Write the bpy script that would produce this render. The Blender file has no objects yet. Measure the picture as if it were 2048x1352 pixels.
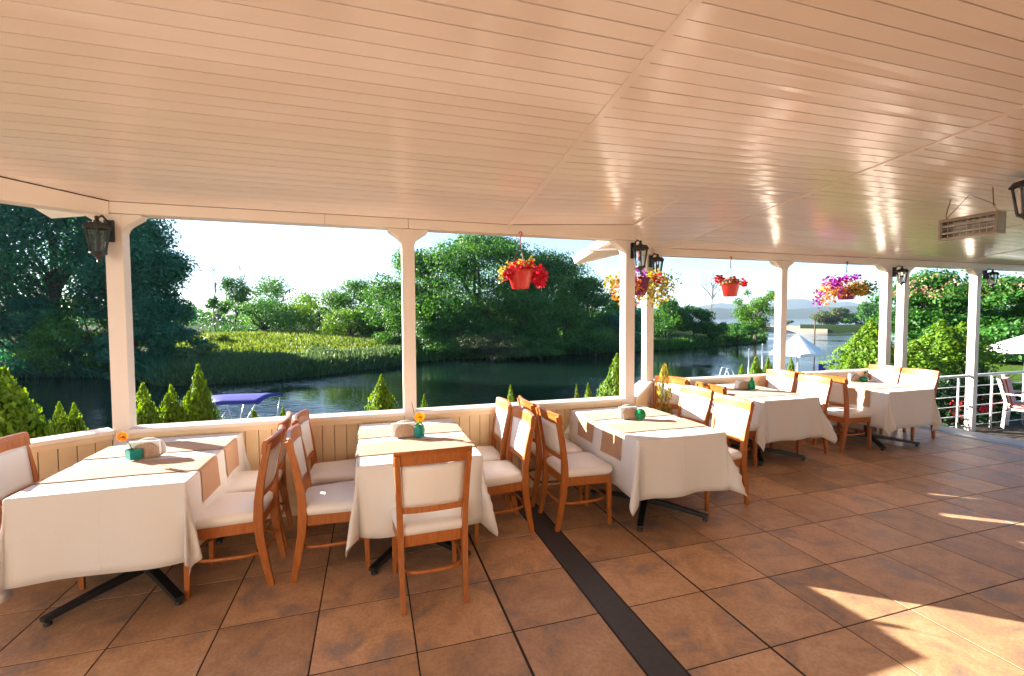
import bpy, bmesh, math, random
import numpy as np
from mathutils import Vector, Matrix
R = math.radians
random.seed(7); rng = np.random.default_rng(7)
scene = bpy.context.scene
col = scene.collection

# ------------------------------------------------------------------ camera
H, F, PITCH, YAW, ROLL = 1.66, 918.45, .0425, .2995, -.0042     # F in pixels of a 2048 wide picture
cyaw, syaw = math.cos(YAW), math.sin(YAW)
FW = np.array([syaw*math.cos(PITCH), cyaw*math.cos(PITCH), -math.sin(PITCH)])
_r = np.array([cyaw, -syaw, 0.]); _u = np.cross(_r, FW)
RT = _r*math.cos(ROLL)+_u*math.sin(ROLL); UP = _u*math.cos(ROLL)-_r*math.sin(ROLL)
cam_d = bpy.data.cameras.new('camera'); cam = bpy.data.objects.new('camera', cam_d); col.objects.link(cam)
cam_d.sensor_width = 36; cam_d.lens = F/2048*36; cam_d.clip_start = .05; cam_d.clip_end = 9000
cam.matrix_world = Matrix(((RT[0], UP[0], -FW[0], 0), (RT[1], UP[1], -FW[1], 0), (RT[2], UP[2], -FW[2], H), (0, 0, 0, 1)))
scene.camera = cam
scene.render.resolution_x, scene.render.resolution_y = 1024, 676
C0 = np.array([0, 0, H])
def ray(x, y): return FW+RT*(x-1024)/F-UP*(y-676)/F
def at_z(x, y, z=0.):
    d = ray(x, y); return C0+d*((z-H)/d[2])
def at_y(x, y, Y):
    d = ray(x, y); return C0+d*(Y/d[1])
def at_x(x, y, X):
    d = ray(x, y); return C0+d*(X/d[0])
def at_d(x, y, D): return C0+ray(x, y)*D

# ------------------------------------------------------------------ light
SUN_AZ = np.array([.785, -.62]); SUN_EL = R(17.5)               # horizontal travel of the light, elevation
SUN_AZ = SUN_AZ/np.linalg.norm(SUN_AZ)
world = bpy.data.worlds.new('World'); scene.world = world; world.use_nodes = True
wn = world.node_tree.nodes; wl = world.node_tree.links
sky = wn.new('ShaderNodeTexSky'); sky.sky_type = 'NISHITA'; sky.sun_disc = False
sky.sun_elevation = SUN_EL; sky.sun_rotation = math.atan2(-SUN_AZ[0], -SUN_AZ[1])
sky.air_density = .85; sky.dust_density = .35; sky.ozone_density = 3.2
wl.new(sky.outputs[0], wn['Background'].inputs[0]); wn['Background'].inputs[1].default_value = .056
sd = bpy.data.lights.new('sun', 'SUN'); sd.energy = 5.0; sd.angle = R(.5); sd.color = (1., .92, .80)
so = bpy.data.objects.new('sun', sd); col.objects.link(so)
so.rotation_euler = Vector((SUN_AZ[0]*math.cos(SUN_EL), SUN_AZ[1]*math.cos(SUN_EL), -math.sin(SUN_EL))).to_track_quat('-Z', 'Y').to_euler()
so.location = (-20, 15, 12)
vs = scene.view_settings; vs.view_transform = 'Standard'; vs.look = 'None'; vs.exposure = 2.6; vs.gamma = 1
scene.cycles.max_bounces = 8; scene.cycles.diffuse_bounces = 5; scene.cycles.glossy_bounces = 3
scene.cycles.transmission_bounces = 4; scene.cycles.transparent_max_bounces = 8
scene.cycles.sample_clamp_indirect = 6; scene.cycles.use_denoising = True
scene.cycles.caustics_reflective = False; scene.cycles.caustics_refractive = False

# ------------------------------------------------------------------ materials
def newmat(name):
    m = bpy.data.materials.new(name); m.use_nodes = True
    return m, m.node_tree.nodes, m.node_tree.links, m.node_tree.nodes['Principled BSDF']
def mat(name, c, rough=.5, var=.12, scale=6., bump=0., bscale=60., metal=0., stretch=None, spec=.5, c2=None, rnd=0., coat=0.):
    """base colour with noise variation towards c2, fine bump, optional per-object variation"""
    m, n, l, b = newmat(name)
    tc = n.new('ShaderNodeTexCoord'); mp = n.new('ShaderNodeMapping')
    l.new(tc.outputs['Object'], mp.inputs[0])
    if stretch: mp.inputs['Scale'].default_value = stretch
    nz = n.new('ShaderNodeTexNoise'); nz.inputs['Scale'].default_value = scale; nz.inputs['Detail'].default_value = 6
    l.new(mp.outputs[0], nz.inputs['Vector'])
    rp = n.new('ShaderNodeValToRGB'); rp.color_ramp.elements[0].position = .3; rp.color_ramp.elements[1].position = .7
    d = c2 if c2 else tuple(x*(1-var) for x in c)
    rp.color_ramp.elements[0].color = (*d, 1); rp.color_ramp.elements[1].color = (*c, 1)
    l.new(nz.outputs[0], rp.inputs[0])
    out = rp.outputs[0]
    if rnd:
        oi = n.new('ShaderNodeObjectInfo'); hs = n.new('ShaderNodeHueSaturation'); mr = n.new('ShaderNodeMapRange')
        mr.inputs[3].default_value = 1-rnd; mr.inputs[4].default_value = 1+rnd
        l.new(oi.outputs['Random'], mr.inputs[0]); l.new(mr.outputs[0], hs.inputs['Value']); l.new(out, hs.inputs['Color']); out = hs.outputs[0]
    l.new(out, b.inputs['Base Color'])
    b.inputs['Roughness'].default_value = rough; b.inputs['Metallic'].default_value = metal
    b.inputs['Specular IOR Level'].default_value = spec
    if coat: b.inputs['Coat Weight'].default_value = coat; b.inputs['Coat Roughness'].default_value = .12
    if bump:
        bz = n.new('ShaderNodeTexNoise'); bz.inputs['Scale'].default_value = bscale; bz.inputs['Detail'].default_value = 4
        l.new(mp.outputs[0], bz.inputs['Vector'])
        bp = n.new('ShaderNodeBump'); bp.inputs['Strength'].default_value = bump; bp.inputs['Distance'].default_value = .01
        l.new(bz.outputs[0], bp.inputs['Height']); l.new(bp.outputs[0], b.inputs['Normal'])
    return m
M = {}
M['ceiling'] = mat('ceiling_paint', (.84, .745, .69), .22, c2=(.80, .69, .62), scale=1.3, bump=.10, bscale=5, stretch=(1, 3, 1), rnd=.03, coat=.25)
M['trim'] = mat('white_trim_paint', (.84, .74, .65), .38, var=.06, scale=3, bump=.05, bscale=20)
M['board'] = mat('cream_board_paint', (.84, .65, .40), .42, var=.08, scale=4, bump=.05, bscale=20, rnd=.04)
M['board_core'] = mat('board_joint', (.38, .25, .13), .7, var=.1)
M['gap'] = mat('dark_joint', (.05, .03, .02), .9)
M['strip'] = mat('slate_strip', (.05, .048, .052), .5, var=.25, scale=30, bump=.15, bscale=200)
M['grout'] = mat('grout', (.035, .022, .015), .9, var=.3, scale=40)
M['wood'] = mat('chair_wood', (.46, .15, .028), .36, c2=(.33, .092, .016), scale=5, stretch=(14, 14, 2.2), bump=.04, bscale=30, rnd=.08)
M['uphol'] = mat('white_leatherette', (.84, .82, .79), .38, var=.04, scale=3, bump=.06, bscale=140)
M['metal_black'] = mat('black_metal', (.018, .018, .018), .45, var=.3, scale=20)
M['brown_col'] = mat('table_column', (.12, .06, .03), .4, var=.3, scale=10)
M['plate'] = mat('holder_wicker', (.50, .36, .25), .6, c2=(.30, .19, .12), scale=30, stretch=(6, 1, 1))
M['rail'] = mat('white_rail', (.72, .76, .80), .3, var=.05, metal=.0)
M['heater'] = mat('heater_case', (.30, .22, .15), .4, var=.2, metal=.4)
M['heat_el'] = mat('heater_reflector', (.45, .38, .30), .25, c2=(.16, .12, .09), scale=14, metal=.7)
M['red_pot'] = mat('red_plastic', (.62, .03, .02), .35, var=.08)
M['purple_pot'] = mat('purple_plastic', (.16, .01, .10), .4)
M['cord'] = mat('brown_cord', (.20, .07, .05), .6)
M['deck'] = mat('edge_concrete', (.50, .48, .46), .5, var=.12, scale=5, bump=.1, bscale=40)
M['edge_sky_tint'] = mat('edge_strip_sky_tint', (.07, .09, .13), .35, var=.2)  # dark strip with the sky's blue reflection put into its colour
M['canvas_blue'] = mat('blue_canvas', (.035, .03, .30), .6, var=.15, scale=4)
M['steel'] = mat('steel_tube', (.5, .5, .52), .3, metal=.8)
M['white_gel'] = mat('white_gelcoat', (.75, .75, .74), .3, var=.05)
M['canvas_white'] = mat('white_canvas', (.78, .79, .80), .7, var=.05)
M['dockwood'] = mat('dock_wood', (.30, .25, .20), .7, var=.3, scale=8, rnd=.15)
M['lawn'] = mat('lawn', (.050, .085, .016), .95, c2=(.03, .058, .010), scale=2.5, bump=.4, bscale=30, spec=.02)
M['bank'] = mat('bank_earth', (.032, .055, .014), .95, c2=(.022, .04, .010), scale=.6, bump=.5, bscale=5, spec=.02)
M['sand'] = mat('sand', (.50, .40, .28), .95, var=.2, scale=.3, spec=.02)
M['soil'] = mat('soil', (.06, .045, .03), .95, var=.3, scale=3)
M['hill'] = mat('far_hill', (.045, .07, .05), .95, c2=(.03, .05, .035), scale=.006, spec=.02)
M['bark'] = mat('bark', (.10, .075, .055), .9, var=.4, scale=6, stretch=(4, 4, 1), bump=.5, bscale=20)
M['dead'] = mat('dead_bark', (.20, .17, .14), .9, var=.3, scale=6)
M['terracotta'] = mat('clay_pot', (.36, .15, .08), .7, var=.15)

# tiles: mottled fired clay, each tile its own tone
m, n, l, b = newmat('clay_tile'); M['tile'] = m
tc = n.new('ShaderNodeTexCoord'); oi = n.new('ShaderNodeObjectInfo')
mp = n.new('ShaderNodeVectorMath'); mp.operation = 'ADD'; cx = n.new('ShaderNodeCombineXYZ')
mu = n.new('ShaderNodeMath'); mu.operation = 'MULTIPLY'; mu.inputs[1].default_value = 43
l.new(oi.outputs['Random'], mu.inputs[0])
for k in range(3): l.new(mu.outputs[0], cx.inputs[k])
l.new(tc.outputs['Object'], mp.inputs[0]); l.new(cx.outputs[0], mp.inputs[1])
n1 = n.new('ShaderNodeTexNoise'); n1.inputs['Scale'].default_value = 4.2; n1.inputs['Detail'].default_value = 7; n1.inputs['Roughness'].default_value = .62; n1.inputs['Distortion'].default_value = .6
n2 = n.new('ShaderNodeTexNoise'); n2.inputs['Scale'].default_value = 60; n2.inputs['Detail'].default_value = 5
l.new(mp.outputs[0], n1.inputs['Vector']); l.new(mp.outputs[0], n2.inputs['Vector'])
rp = n.new('ShaderNodeValToRGB'); e = rp.color_ramp.elements
e[0].position = .34; e[0].color = (.33, .235, .175, 1); e[1].position = .66; e[1].color = (.64, .41, .24, 1)
k = e.new(.5); k.color = (.56, .325, .17, 1)
l.new(n1.outputs[0], rp.inputs[0])
mx = n.new('ShaderNodeMix'); mx.data_type = 'RGBA'; mx.blend_type = 'MULTIPLY'; mx.inputs[0].default_value = .4
rp2 = n.new('ShaderNodeValToRGB'); rp2.color_ramp.elements[0].position = .35; rp2.color_ramp.elements[0].color = (.55, .52, .5, 1); rp2.color_ramp.elements[1].position = .62
l.new(n2.outputs[0], rp2.inputs[0]); l.new(rp.outputs[0], mx.inputs[6]); l.new(rp2.outputs[0], mx.inputs[7])
hs = n.new('ShaderNodeHueSaturation'); mr = n.new('ShaderNodeMapRange'); mr.inputs[3].default_value = .82; mr.inputs[4].default_value = 1.18
l.new(oi.outputs['Random'], mr.inputs[0]); l.new(mr.outputs[0], hs.inputs['Value']); l.new(mx.outputs[2], hs.inputs['Color'])
l.new(hs.outputs[0], b.inputs['Base Color'])
mr2 = n.new('ShaderNodeMapRange'); mr2.inputs[3].default_value = .32; mr2.inputs[4].default_value = .6
l.new(n1.outputs[0], mr2.inputs[0]); l.new(mr2.outputs[0], b.inputs['Roughness'])
bp = n.new('ShaderNodeBump'); bp.inputs['Strength'].default_value = .12; bp.inputs['Distance'].default_value = .01
l.new(n2.outputs[0], bp.inputs['Height']); l.new(bp.outputs[0], b.inputs['Normal'])

def cloth_mat(name, c, weave, crease, tr=.15, var=.04):
    m, n, l, b = newmat(name)
    tc = n.new('ShaderNodeTexCoord')
    nz = n.new('ShaderNodeTexNoise'); nz.inputs['Scale'].default_value = 5; nz.inputs['Detail'].default_value = 5
    l.new(tc.outputs['Object'], nz.inputs['Vector'])
    rp = n.new('ShaderNodeValToRGB'); rp.color_ramp.elements[0].color = (*[x*(1-var) for x in c], 1); rp.color_ramp.elements[1].color = (*c, 1)
    l.new(nz.outputs[0], rp.inputs[0]); l.new(rp.outputs[0], b.inputs['Base Color'])
    b.inputs['Roughness'].default_value = .85; b.inputs['Specular IOR Level'].default_value = .15
    b.inputs['Sheen Weight'].default_value = .15
    wv = n.new('ShaderNodeTexNoise'); wv.inputs['Scale'].default_value = weave; wv.inputs['Detail'].default_value = 2
    mpp = n.new('ShaderNodeMapping'); mpp.inputs['Scale'].default_value = (1, 1, .25) if crease else (.2, 1, 1)
    l.new(tc.outputs['Object'], mpp.inputs[0]); l.new(mpp.outputs[0], wv.inputs['Vector'])
    bp = n.new('ShaderNodeBump'); bp.inputs['Strength'].default_value = .25 if crease else .35; bp.inputs['Distance'].default_value = .004
    hsrc = wv.outputs[0]
    if crease:
        sx = n.new('ShaderNodeSeparateXYZ'); l.new(tc.outputs['Object'], sx.inputs[0])
        for ax, off in((0, 0.), (1, .0), (1, .3), (1, -.3)):
            ad = n.new('ShaderNodeMath'); ad.operation = 'SUBTRACT'; ad.inputs[1].default_value = off; l.new(sx.outputs[ax], ad.inputs[0])
            ab = n.new('ShaderNodeMath'); ab.operation = 'ABSOLUTE'; l.new(ad.outputs[0], ab.inputs[0])
            mr = n.new('ShaderNodeMapRange'); mr.inputs[1].default_value = 0; mr.inputs[2].default_value = .007; mr.inputs[3].default_value = 1.4; mr.inputs[4].default_value = 0; l.new(ab.outputs[0], mr.inputs[0])
            su = n.new('ShaderNodeMath'); su.operation = 'ADD'; l.new(hsrc, su.inputs[0]); l.new(mr.outputs[0], su.inputs[1]); hsrc = su.outputs[0]
    l.new(hsrc, bp.inputs['Height']); l.new(bp.outputs[0], b.inputs['Normal'])
    t = n.new('ShaderNodeBsdfTranslucent'); l.new(rp.outputs[0], t.inputs[0])
    ms = n.new('ShaderNodeMixShader'); ms.inputs[0].default_value = tr
    l.new(b.outputs[0], ms.inputs[1]); l.new(t.outputs[0], ms.inputs[2]); l.new(ms.outputs[0], n['Material Output'].inputs[0])
    return m
M['cloth'] = cloth_mat('white_tablecloth', (.86, .84, .81), 90, True)
M['runner'] = cloth_mat('tan_runner', (.55, .33, .20), 160, False, .12, .12)

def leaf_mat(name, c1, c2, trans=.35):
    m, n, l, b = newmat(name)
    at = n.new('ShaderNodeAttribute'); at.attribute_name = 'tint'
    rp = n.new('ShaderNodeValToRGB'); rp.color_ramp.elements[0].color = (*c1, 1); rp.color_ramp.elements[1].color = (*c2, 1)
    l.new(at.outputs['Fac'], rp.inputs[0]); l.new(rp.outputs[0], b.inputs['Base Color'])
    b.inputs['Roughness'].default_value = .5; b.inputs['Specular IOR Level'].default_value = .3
    t = n.new('ShaderNodeBsdfTranslucent')
    hs = n.new('ShaderNodeHueSaturation'); hs.inputs['Hue'].default_value = .475; hs.inputs['Saturation'].default_value = 1.1; hs.inputs['Value'].default_value = 1.5
    l.new(rp.outputs[0], hs.inputs['Color']); l.new(hs.outputs[0], t.inputs[0])
    ms = n.new('ShaderNodeMixShader'); ms.inputs[0].default_value = trans
    l.new(b.outputs[0], ms.inputs[1]); l.new(t.outputs[0], ms.inputs[2]); l.new(ms.outputs[0], n['Material Output'].inputs[0])
    return m
M['leaf_dark'] = leaf_mat('leaf_dark', (.014, .10, .062), (.055, .21, .095), .4)
M['leaf_mid'] = leaf_mat('leaf_mid', (.018, .105, .018), (.075, .22, .028), .4)
M['leaf_light'] = leaf_mat('leaf_light', (.04, .15, .012), (.13, .27, .025), .4)
M['leaf_olive'] = leaf_mat('leaf_olive', (.05, .08, .025), (.11, .14, .05))
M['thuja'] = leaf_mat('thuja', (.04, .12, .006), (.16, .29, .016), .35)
M['reed'] = leaf_mat('reed', (.045, .11, .016), (.16, .22, .035), .4)
M['reed_dark'] = leaf_mat('reed_dark', (.055, .12, .045), (.13, .21, .07), .4)
M['hedge'] = leaf_mat('hedge', (.008, .03, .010), (.02, .06, .015), .25)  # leaf green darkened to stand for the shadow behind the railing
M['leaf_yellow'] = leaf_mat('leaf_yellow', (.20, .20, .03), (.45, .38, .06), .4)
M['petal_red'] = leaf_mat('petal_red', (.45, .01, .015), (.65, .05, .03), .3)
M['petal_purple'] = leaf_mat('petal_purple', (.22, .01, .25), (.45, .04, .42), .3)
M['petal_orange'] = leaf_mat('petal_orange', (.55, .22, .03), (.65, .38, .08), .3)
M['petal_peach'] = leaf_mat('petal_peach', (.55, .26, .16), (.65, .42, .26), .3)
M['petal_yellow'] = leaf_mat('petal_yellow', (.70, .38, .02), (.8, .5, .05), .3)

def glass_mat(name, c, rough=.05, alpha=.5):
    m, n, l, b = newmat(name)
    b.inputs['Base Color'].default_value = (*c, 1); b.inputs['Roughness'].default_value = rough
    b.inputs['Transmission Weight'].default_value = alpha; b.inputs['IOR'].default_value = 1.3
    return m
M['teal_glass'] = glass_mat('teal_glass', (.03, .45, .40), .08, .45)
M['green_glass'] = glass_mat('green_glass', (.02, .40, .14), .06, .45)
M['lamp_glass'] = glass_mat('lamp_glass', (.95, .95, .92), .03, .95)

# water: dark, glossy, rippled
m, n, l, b = newmat('river_water'); M['water'] = m
b.inputs['Base Color'].default_value = (.005, .016, .011, 1); b.inputs['Roughness'].default_value = .03; b.inputs['IOR'].default_value = 1.33
tc = n.new('ShaderNodeTexCoord'); mp = n.new('ShaderNodeMapping'); mp.inputs['Scale'].default_value = (1, 1.6, 1)
l.new(tc.outputs['Object'], mp.inputs[0])
a1 = n.new('ShaderNodeTexNoise'); a1.inputs['Scale'].default_value = 2.4; a1.inputs['Detail'].default_value = 3
a2 = n.new('ShaderNodeTexNoise'); a2.inputs['Scale'].default_value = .12; a2.inputs['Detail'].default_value = 2
l.new(mp.outputs[0], a1.inputs['Vector']); l.new(tc.outputs['Object'], a2.inputs['Vector'])
rr = n.new('ShaderNodeMapRange'); rr.inputs[1].default_value = .42; rr.inputs[2].default_value = .62; rr.inputs[3].default_value = .07; rr.inputs[4].default_value = .7
l.new(a2.outputs[0], rr.inputs[0])
bp = n.new('ShaderNodeBump'); bp.inputs['Distance'].default_value = .10; l.new(rr.outputs[0], bp.inputs['Strength'])
l.new(a1.outputs[0], bp.inputs['Height']); l.new(bp.outputs[0], b.inputs['Normal'])

# ------------------------------------------------------------------ mesh helpers
def mesh_obj(name, verts, faces, m, parent=None, smooth=False, loc=None):
    me = bpy.data.meshes.new(name); me.from_pydata([tuple(map(float, v)) for v in verts], [], faces)
    if smooth:
        me.polygons.foreach_set('use_smooth', [True]*len(me.polygons))
    me.update()
    o = bpy.data.objects.new(name, me); col.objects.link(o)
    if m is not None: me.materials.append(M[m] if isinstance(m, str) else m)
    if parent is not None: o.parent = parent
    if loc is not None: o.location = loc
    return o
def bm_obj(name, bm, m, parent=None, smooth=False, loc=None):
    me = bpy.data.meshes.new(name); bm.normal_update(); bm.to_mesh(me); bm.free()
    if smooth: me.polygons.foreach_set('use_smooth', [True]*len(me.polygons))
    me.materials.append(M[m]); o = bpy.data.objects.new(name, me); col.objects.link(o)
    if parent is not None: o.parent = parent
    if loc is not None: o.location = loc
    return o
def inst(name, src, parent=None, loc=None, rotz=0.):
    o = bpy.data.objects.new(name, src.data if hasattr(src, 'data') else src); col.objects.link(o)
    if parent is not None: o.parent = parent
    if loc is not None: o.location = loc
    o.rotation_euler = (0, 0, rotz)
    return o
def empty(name, loc=(0, 0, 0), rz=0.):
    o = bpy.data.objects.new(name, None); col.objects.link(o); o.location = loc; o.rotation_euler = (0, 0, rz); o.empty_display_size = .1
    return o
def tag(o, label=None, cat=None, group=None, kind=None):
    if label: o['label'] = label
    if cat: o['category'] = cat
    if group: o['group'] = group
    if kind: o['kind'] = kind
    return o
def copy_tree(o, parent=None):
    c = o.copy(); col.objects.link(c); c.parent = parent
    for ch in list(o.children): copy_tree(ch, c)
    return c
CUBE_F = [(0, 3, 2, 1), (4, 5, 6, 7), (0, 1, 5, 4), (1, 2, 6, 5), (2, 3, 7, 6), (3, 0, 4, 7)]
class MB:
    def __init__(s): s.v = []; s.f = []
    def add(s, v, f):
        k = len(s.v); s.v += [tuple(map(float, x)) for x in v]; s.f += [tuple(i+k for i in q) for q in f]; return s
    def box(s, x0, x1, y0, y1, z0, z1):
        return s.add([(x0, y0, z0), (x1, y0, z0), (x1, y1, z0), (x0, y1, z0), (x0, y0, z1), (x1, y0, z1), (x1, y1, z1), (x0, y1, z1)], CUBE_F)
    def hexa(s, p8): return s.add(p8, CUBE_F)
    def sweep(s, path, sizes, up=(0, 0, 1), closed=False, nseg=4, square=True):
        """a section (square or round) carried along a path; sizes = (half width, half height) at each point"""
        P = [np.array(p, float) for p in path]; n = len(P); rings = []
        for i in range(n):
            a = P[i-1] if (i > 0 or closed) else P[i]; b = P[(i+1) % n] if (i < n-1 or closed) else P[i]
            t = b-a; t /= np.linalg.norm(t)+1e-12
            u = np.array(up, float)
            if abs(t@u) > .97: u = np.array((0, 1., 0)) if abs(t[1]) < .9 else np.array((1., 0, 0))
            sdir = np.cross(t, u); sdir /= np.linalg.norm(sdir); w = np.cross(sdir, t)
            sx, sy = sizes[i] if isinstance(sizes, list) else sizes
            if square: ring = [P[i]+sdir*sx*a_+w*sy*b_ for a_, b_ in((-1, -1), (1, -1), (1, 1), (-1, 1))]
            else: ring = [P[i]+sdir*sx*math.cos(2*math.pi*k/nseg)+w*sy*math.sin(2*math.pi*k/nseg) for k in range(nseg)]
            rings.append(ring)
        m_ = len(rings[0]); v = [p for r_ in rings for p in r_]; f = []
        for i in range(n if closed else n-1):
            j = (i+1) % n
            for k in range(m_): f.append((i*m_+k, i*m_+(k+1) % m_, j*m_+(k+1) % m_, j*m_+k))
        if not closed: f.append(tuple(range(m_))[::-1]); f.append(tuple((n-1)*m_+k for k in range(m_)))
        return s.add(v, f)
    def lathe(s, prof, n=16, c=(0, 0, 0)):
        v = []; f = []
        for r_, z in prof: v += [(c[0]+r_*math.cos(2*math.pi*k/n), c[1]+r_*math.sin(2*math.pi*k/n), c[2]+z) for k in range(n)]
        for i in range(len(prof)-1):
            for k in range(n): f.append((i*n+k, i*n+(k+1) % n, (i+1)*n+(k+1) % n, (i+1)*n+k))
        f.append(tuple(range(n))[::-1]); f.append(tuple((len(prof)-1)*n+k for k in range(n)))
        return s.add(v, f)
    def prism(s, poly, z0, z1):
        n = len(poly); v = [(x, y, z0) for x, y in poly]+[(x, y, z1) for x, y in poly]
        f = [tuple(range(n))[::-1], tuple(range(n, 2*n))]+[(i, (i+1) % n, n+(i+1) % n, n+i) for i in range(n)]
        return s.add(v, f)
    def build(s, name, m, parent=None, smooth=False, loc=None, bevel=0.):
        if bevel:
            bm = bmesh.new(); vs_ = [bm.verts.new(v) for v in s.v]
            for q in s.f:
                try: bm.faces.new([vs_[i] for i in q])
                except ValueError: pass
            bmesh.ops.recalc_face_normals(bm, faces=bm.faces)
            bmesh.ops.bevel(bm, geom=[e_ for e_ in bm.edges], offset=bevel, segments=2, profile=.6, affect='EDGES', clamp_overlap=True)
            return bm_obj(name, bm, m, parent, smooth, loc)
        return mesh_obj(name, s.v, s.f, m, parent, smooth, loc)
def box(name, m, x0, x1, y0, y1, z0, z1, parent=None, bevel=0.): return MB().box(x0, x1, y0, y1, z0, z1).build(name, m, parent, bevel=bevel)

def leaf_mesh(name, cent, nrm, size, m, parent=None, tint=None, aspect=.55, long_dir=None):
    """many small folded leaves: cent (n,3), nrm (n,3), size (n,)"""
    n = len(cent); nrm = nrm/(np.linalg.norm(nrm, axis=1, keepdims=True)+1e-9)
    if long_dir is None: long_dir = rng.normal(size=(n, 3))
    t = long_dir-nrm*np.sum(long_dir*nrm, 1, keepdims=True); t /= np.linalg.norm(t, axis=1, keepdims=True)+1e-9
    s_ = np.cross(nrm, t); L = size[:, None]
    v = np.stack([cent-t*L*.5, cent-s_*L*.5*aspect+nrm*L*.10, cent+t*L*.5, cent+s_*L*.5*aspect+nrm*L*.10], 1).reshape(-1, 3).astype(np.float32)
    i = (np.arange(n)*4)[:, None]; tri = np.concatenate([i, i+1, i+2, i, i+2, i+3], 1).reshape(-1).astype(np.int32)
    me = bpy.data.meshes.new(name); me.vertices.add(n*4); me.vertices.foreach_set('co', v.reshape(-1))
    me.loops.add(n*6); me.loops.foreach_set('vertex_index', tri); me.polygons.add(n*2)
    me.polygons.foreach_set('loop_start', np.arange(0, n*6, 3, dtype=np.int32)); me.polygons.foreach_set('loop_total', np.full(n*2, 3, np.int32))
    me.update(calc_edges=True)
    if tint is None: tint = rng.random(n)
    a_ = me.attributes.new('tint', 'FLOAT', 'POINT'); a_.data.foreach_set('value', np.repeat(np.clip(tint, 0, 1), 4).astype(np.float32))
    me.materials.append(M[m]); o = bpy.data.objects.new(name, me); col.objects.link(o)
    if parent is not None: o.parent = parent
    return o
def sph(n):
    d = rng.normal(size=(n, 3)); return d/np.linalg.norm(d, axis=1, keepdims=True)

# ================================================================== SETTING
WA, WB = 4.2, 5.25                              # inner faces of the two front walls (Y)
WATER = -2.2
PAR = .825                                      # parapet height
def ceil_z(X, Y):
    w = min(max((X-1.28)/2.55, 0), 1)
    return (1-w)*(2.55+.15*(WA-Y))+w*(2.585+.1*(WB-Y))
P1 = (-1.83, 4.26); P2 = (.335, 4.26); P3 = (2.585, 4.26); P4 = (3.53, 5.31)
P5 = (5.79, 5.31); P6 = (7.95, 5.31); P7 = (8.33, 5.31); P8 = (10.12, 5.31)
ZD = np.array([-.805, -.593]); ZE = np.array(P1)+ZD*4.2       # the wall that turns back from the first post

# floor: slab, tiles one by one, dark strip, step edge
slab = tag(box('floor', 'grout', -7.0, 7.78, -3.0, 6.6, -.30, -.013), kind='structure')
tag(MB().prism([(-5.3, -3.), (7.77, -3.), (7.77, 5.24), (3.62, 5.24), (2.7, 4.19), (-1.80, 4.19), (-5.3, 1.62)], -.0125, -.0022).build('floor_bed', 'grout'), kind='structure')
tile_me = MB().box(-.246, .246, -.246, .246, -.012, 0).build('tile', 'tile', slab, bevel=.002)
OX, OY, T = 1.904, 2.7626, .5
ntile = 0
def inside(x, y):
    lim = WA if x < 2.6 else (WB if x > 3.5 else WA+(x-2.6)/.9*(WB-WA))
    if x < P1[0]: lim = P1[1]+(x-P1[0])*ZD[1]/ZD[0]
    return y-.3 < lim
def put_tile(cx, cy, w):
    global ntile
    if w > .47:
        o = tile_me if ntile == 0 else inst('tile', tile_me, slab)
    else:
        o = MB().box(-w/2+.004, w/2-.004, -.246, .246, -.012, 0).build('tile', 'tile', slab)
    o.location = (cx, cy, 0); o.rotation_euler = (0, 0, random.choice((0, 1, 2, 3))*math.pi/2 if w > .47 else 0); ntile += 1
ys = [OY-.25+k*T for k in range(-5, 6)]
for cy in ys:
    put_tile((1.39+OX)/2, cy, OX-1.39) if inside(1.6, cy) else None
    x = OX
    while x < 7.7:
        w = min(T, 7.77-x)
        if inside(x+w/2, cy): put_tile(x+w/2, cy, w)
        x += T
    xl = .697
    put_tile((xl+1.21)/2, cy, 1.21-xl) if inside(1., cy) else None
    x = xl
    while x > -3.6:
        if inside(x-T/2, cy): put_tile(x-T/2, cy, T)
        x -= T
box('floor_strip', 'strip', 1.2125, 1.3875, -.5, 4.19, -.0018, -.0006, slab)
edge = tag(box('deck_edge', 'deck', 7.78, 8.30, -3.0, 5.2, -.35, .002), kind='structure')
box('edge_strip', 'edge_sky_tint', 7.84, 7.98, -3.0, 5.2, .0025, .006, edge)
tag(box('lower_patio', 'soil', 8.30, 16., -3, 6.2, -.6, -.36), kind='structure')

# ceiling of painted planks
ceiling = tag(empty('ceiling', (0, 0, 0)), kind='structure')
def ymax(x): return 4.25 if x < 2.64 else (5.3 if x > 3.6 else 4.25+(x-2.64)/.96*1.05)
def ymax(x):
    if x < P1[0]: return P1[1]-.02+(x-P1[0])*ZD[1]/ZD[0]
    return 4.25 if x < 2.64 else (5.3 if x > 3.6 else 4.25+(x-2.64)/.96*1.05)
mb = MB(); xs_ = [-5.2, -3.5, P1[0], -.5, 1.28, 1.8, 2.3, 2.64, 2.9, 3.2, 3.6, 3.83, 6, 9, 12]
for xa, xb in zip(xs_[:-1], xs_[1:]):
    for t0_, t1_ in((0, .35), (.35, .7), (.7, 1)):
        q = [(x, -3.+(ymax(x)+3.)*t) for x, t in((xa, t0_), (xb, t0_), (xb, t1_), (xa, t1_))]
        mb.hexa([(x, y, ceil_z(x, y)+.026) for x, y in q]+[(x, y, ceil_z(x, y)+.16) for x, y in q])
mb.build('ceiling_backing', 'gap', ceiling)
PW = .0905
def plank(x0, x1, y0, y1, off, nm='plank'):
    j = [random.uniform(-.0012, .0012) for _ in range(4)]; g = random.uniform(.0022, .0040)
    y0 += g; y1 -= g
    P = [(x0, y0), (x1, y0), (x1, y1), (x0, y1)]
    lo = [(x, y, ceil_z(x, y)+off+j[k]) for k, (x, y) in enumerate(P)]; hi = [(x, y, z+.022) for x, y, z in lo]
    MB().hexa(lo+hi).build(nm, 'ceiling', ceiling)
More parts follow.
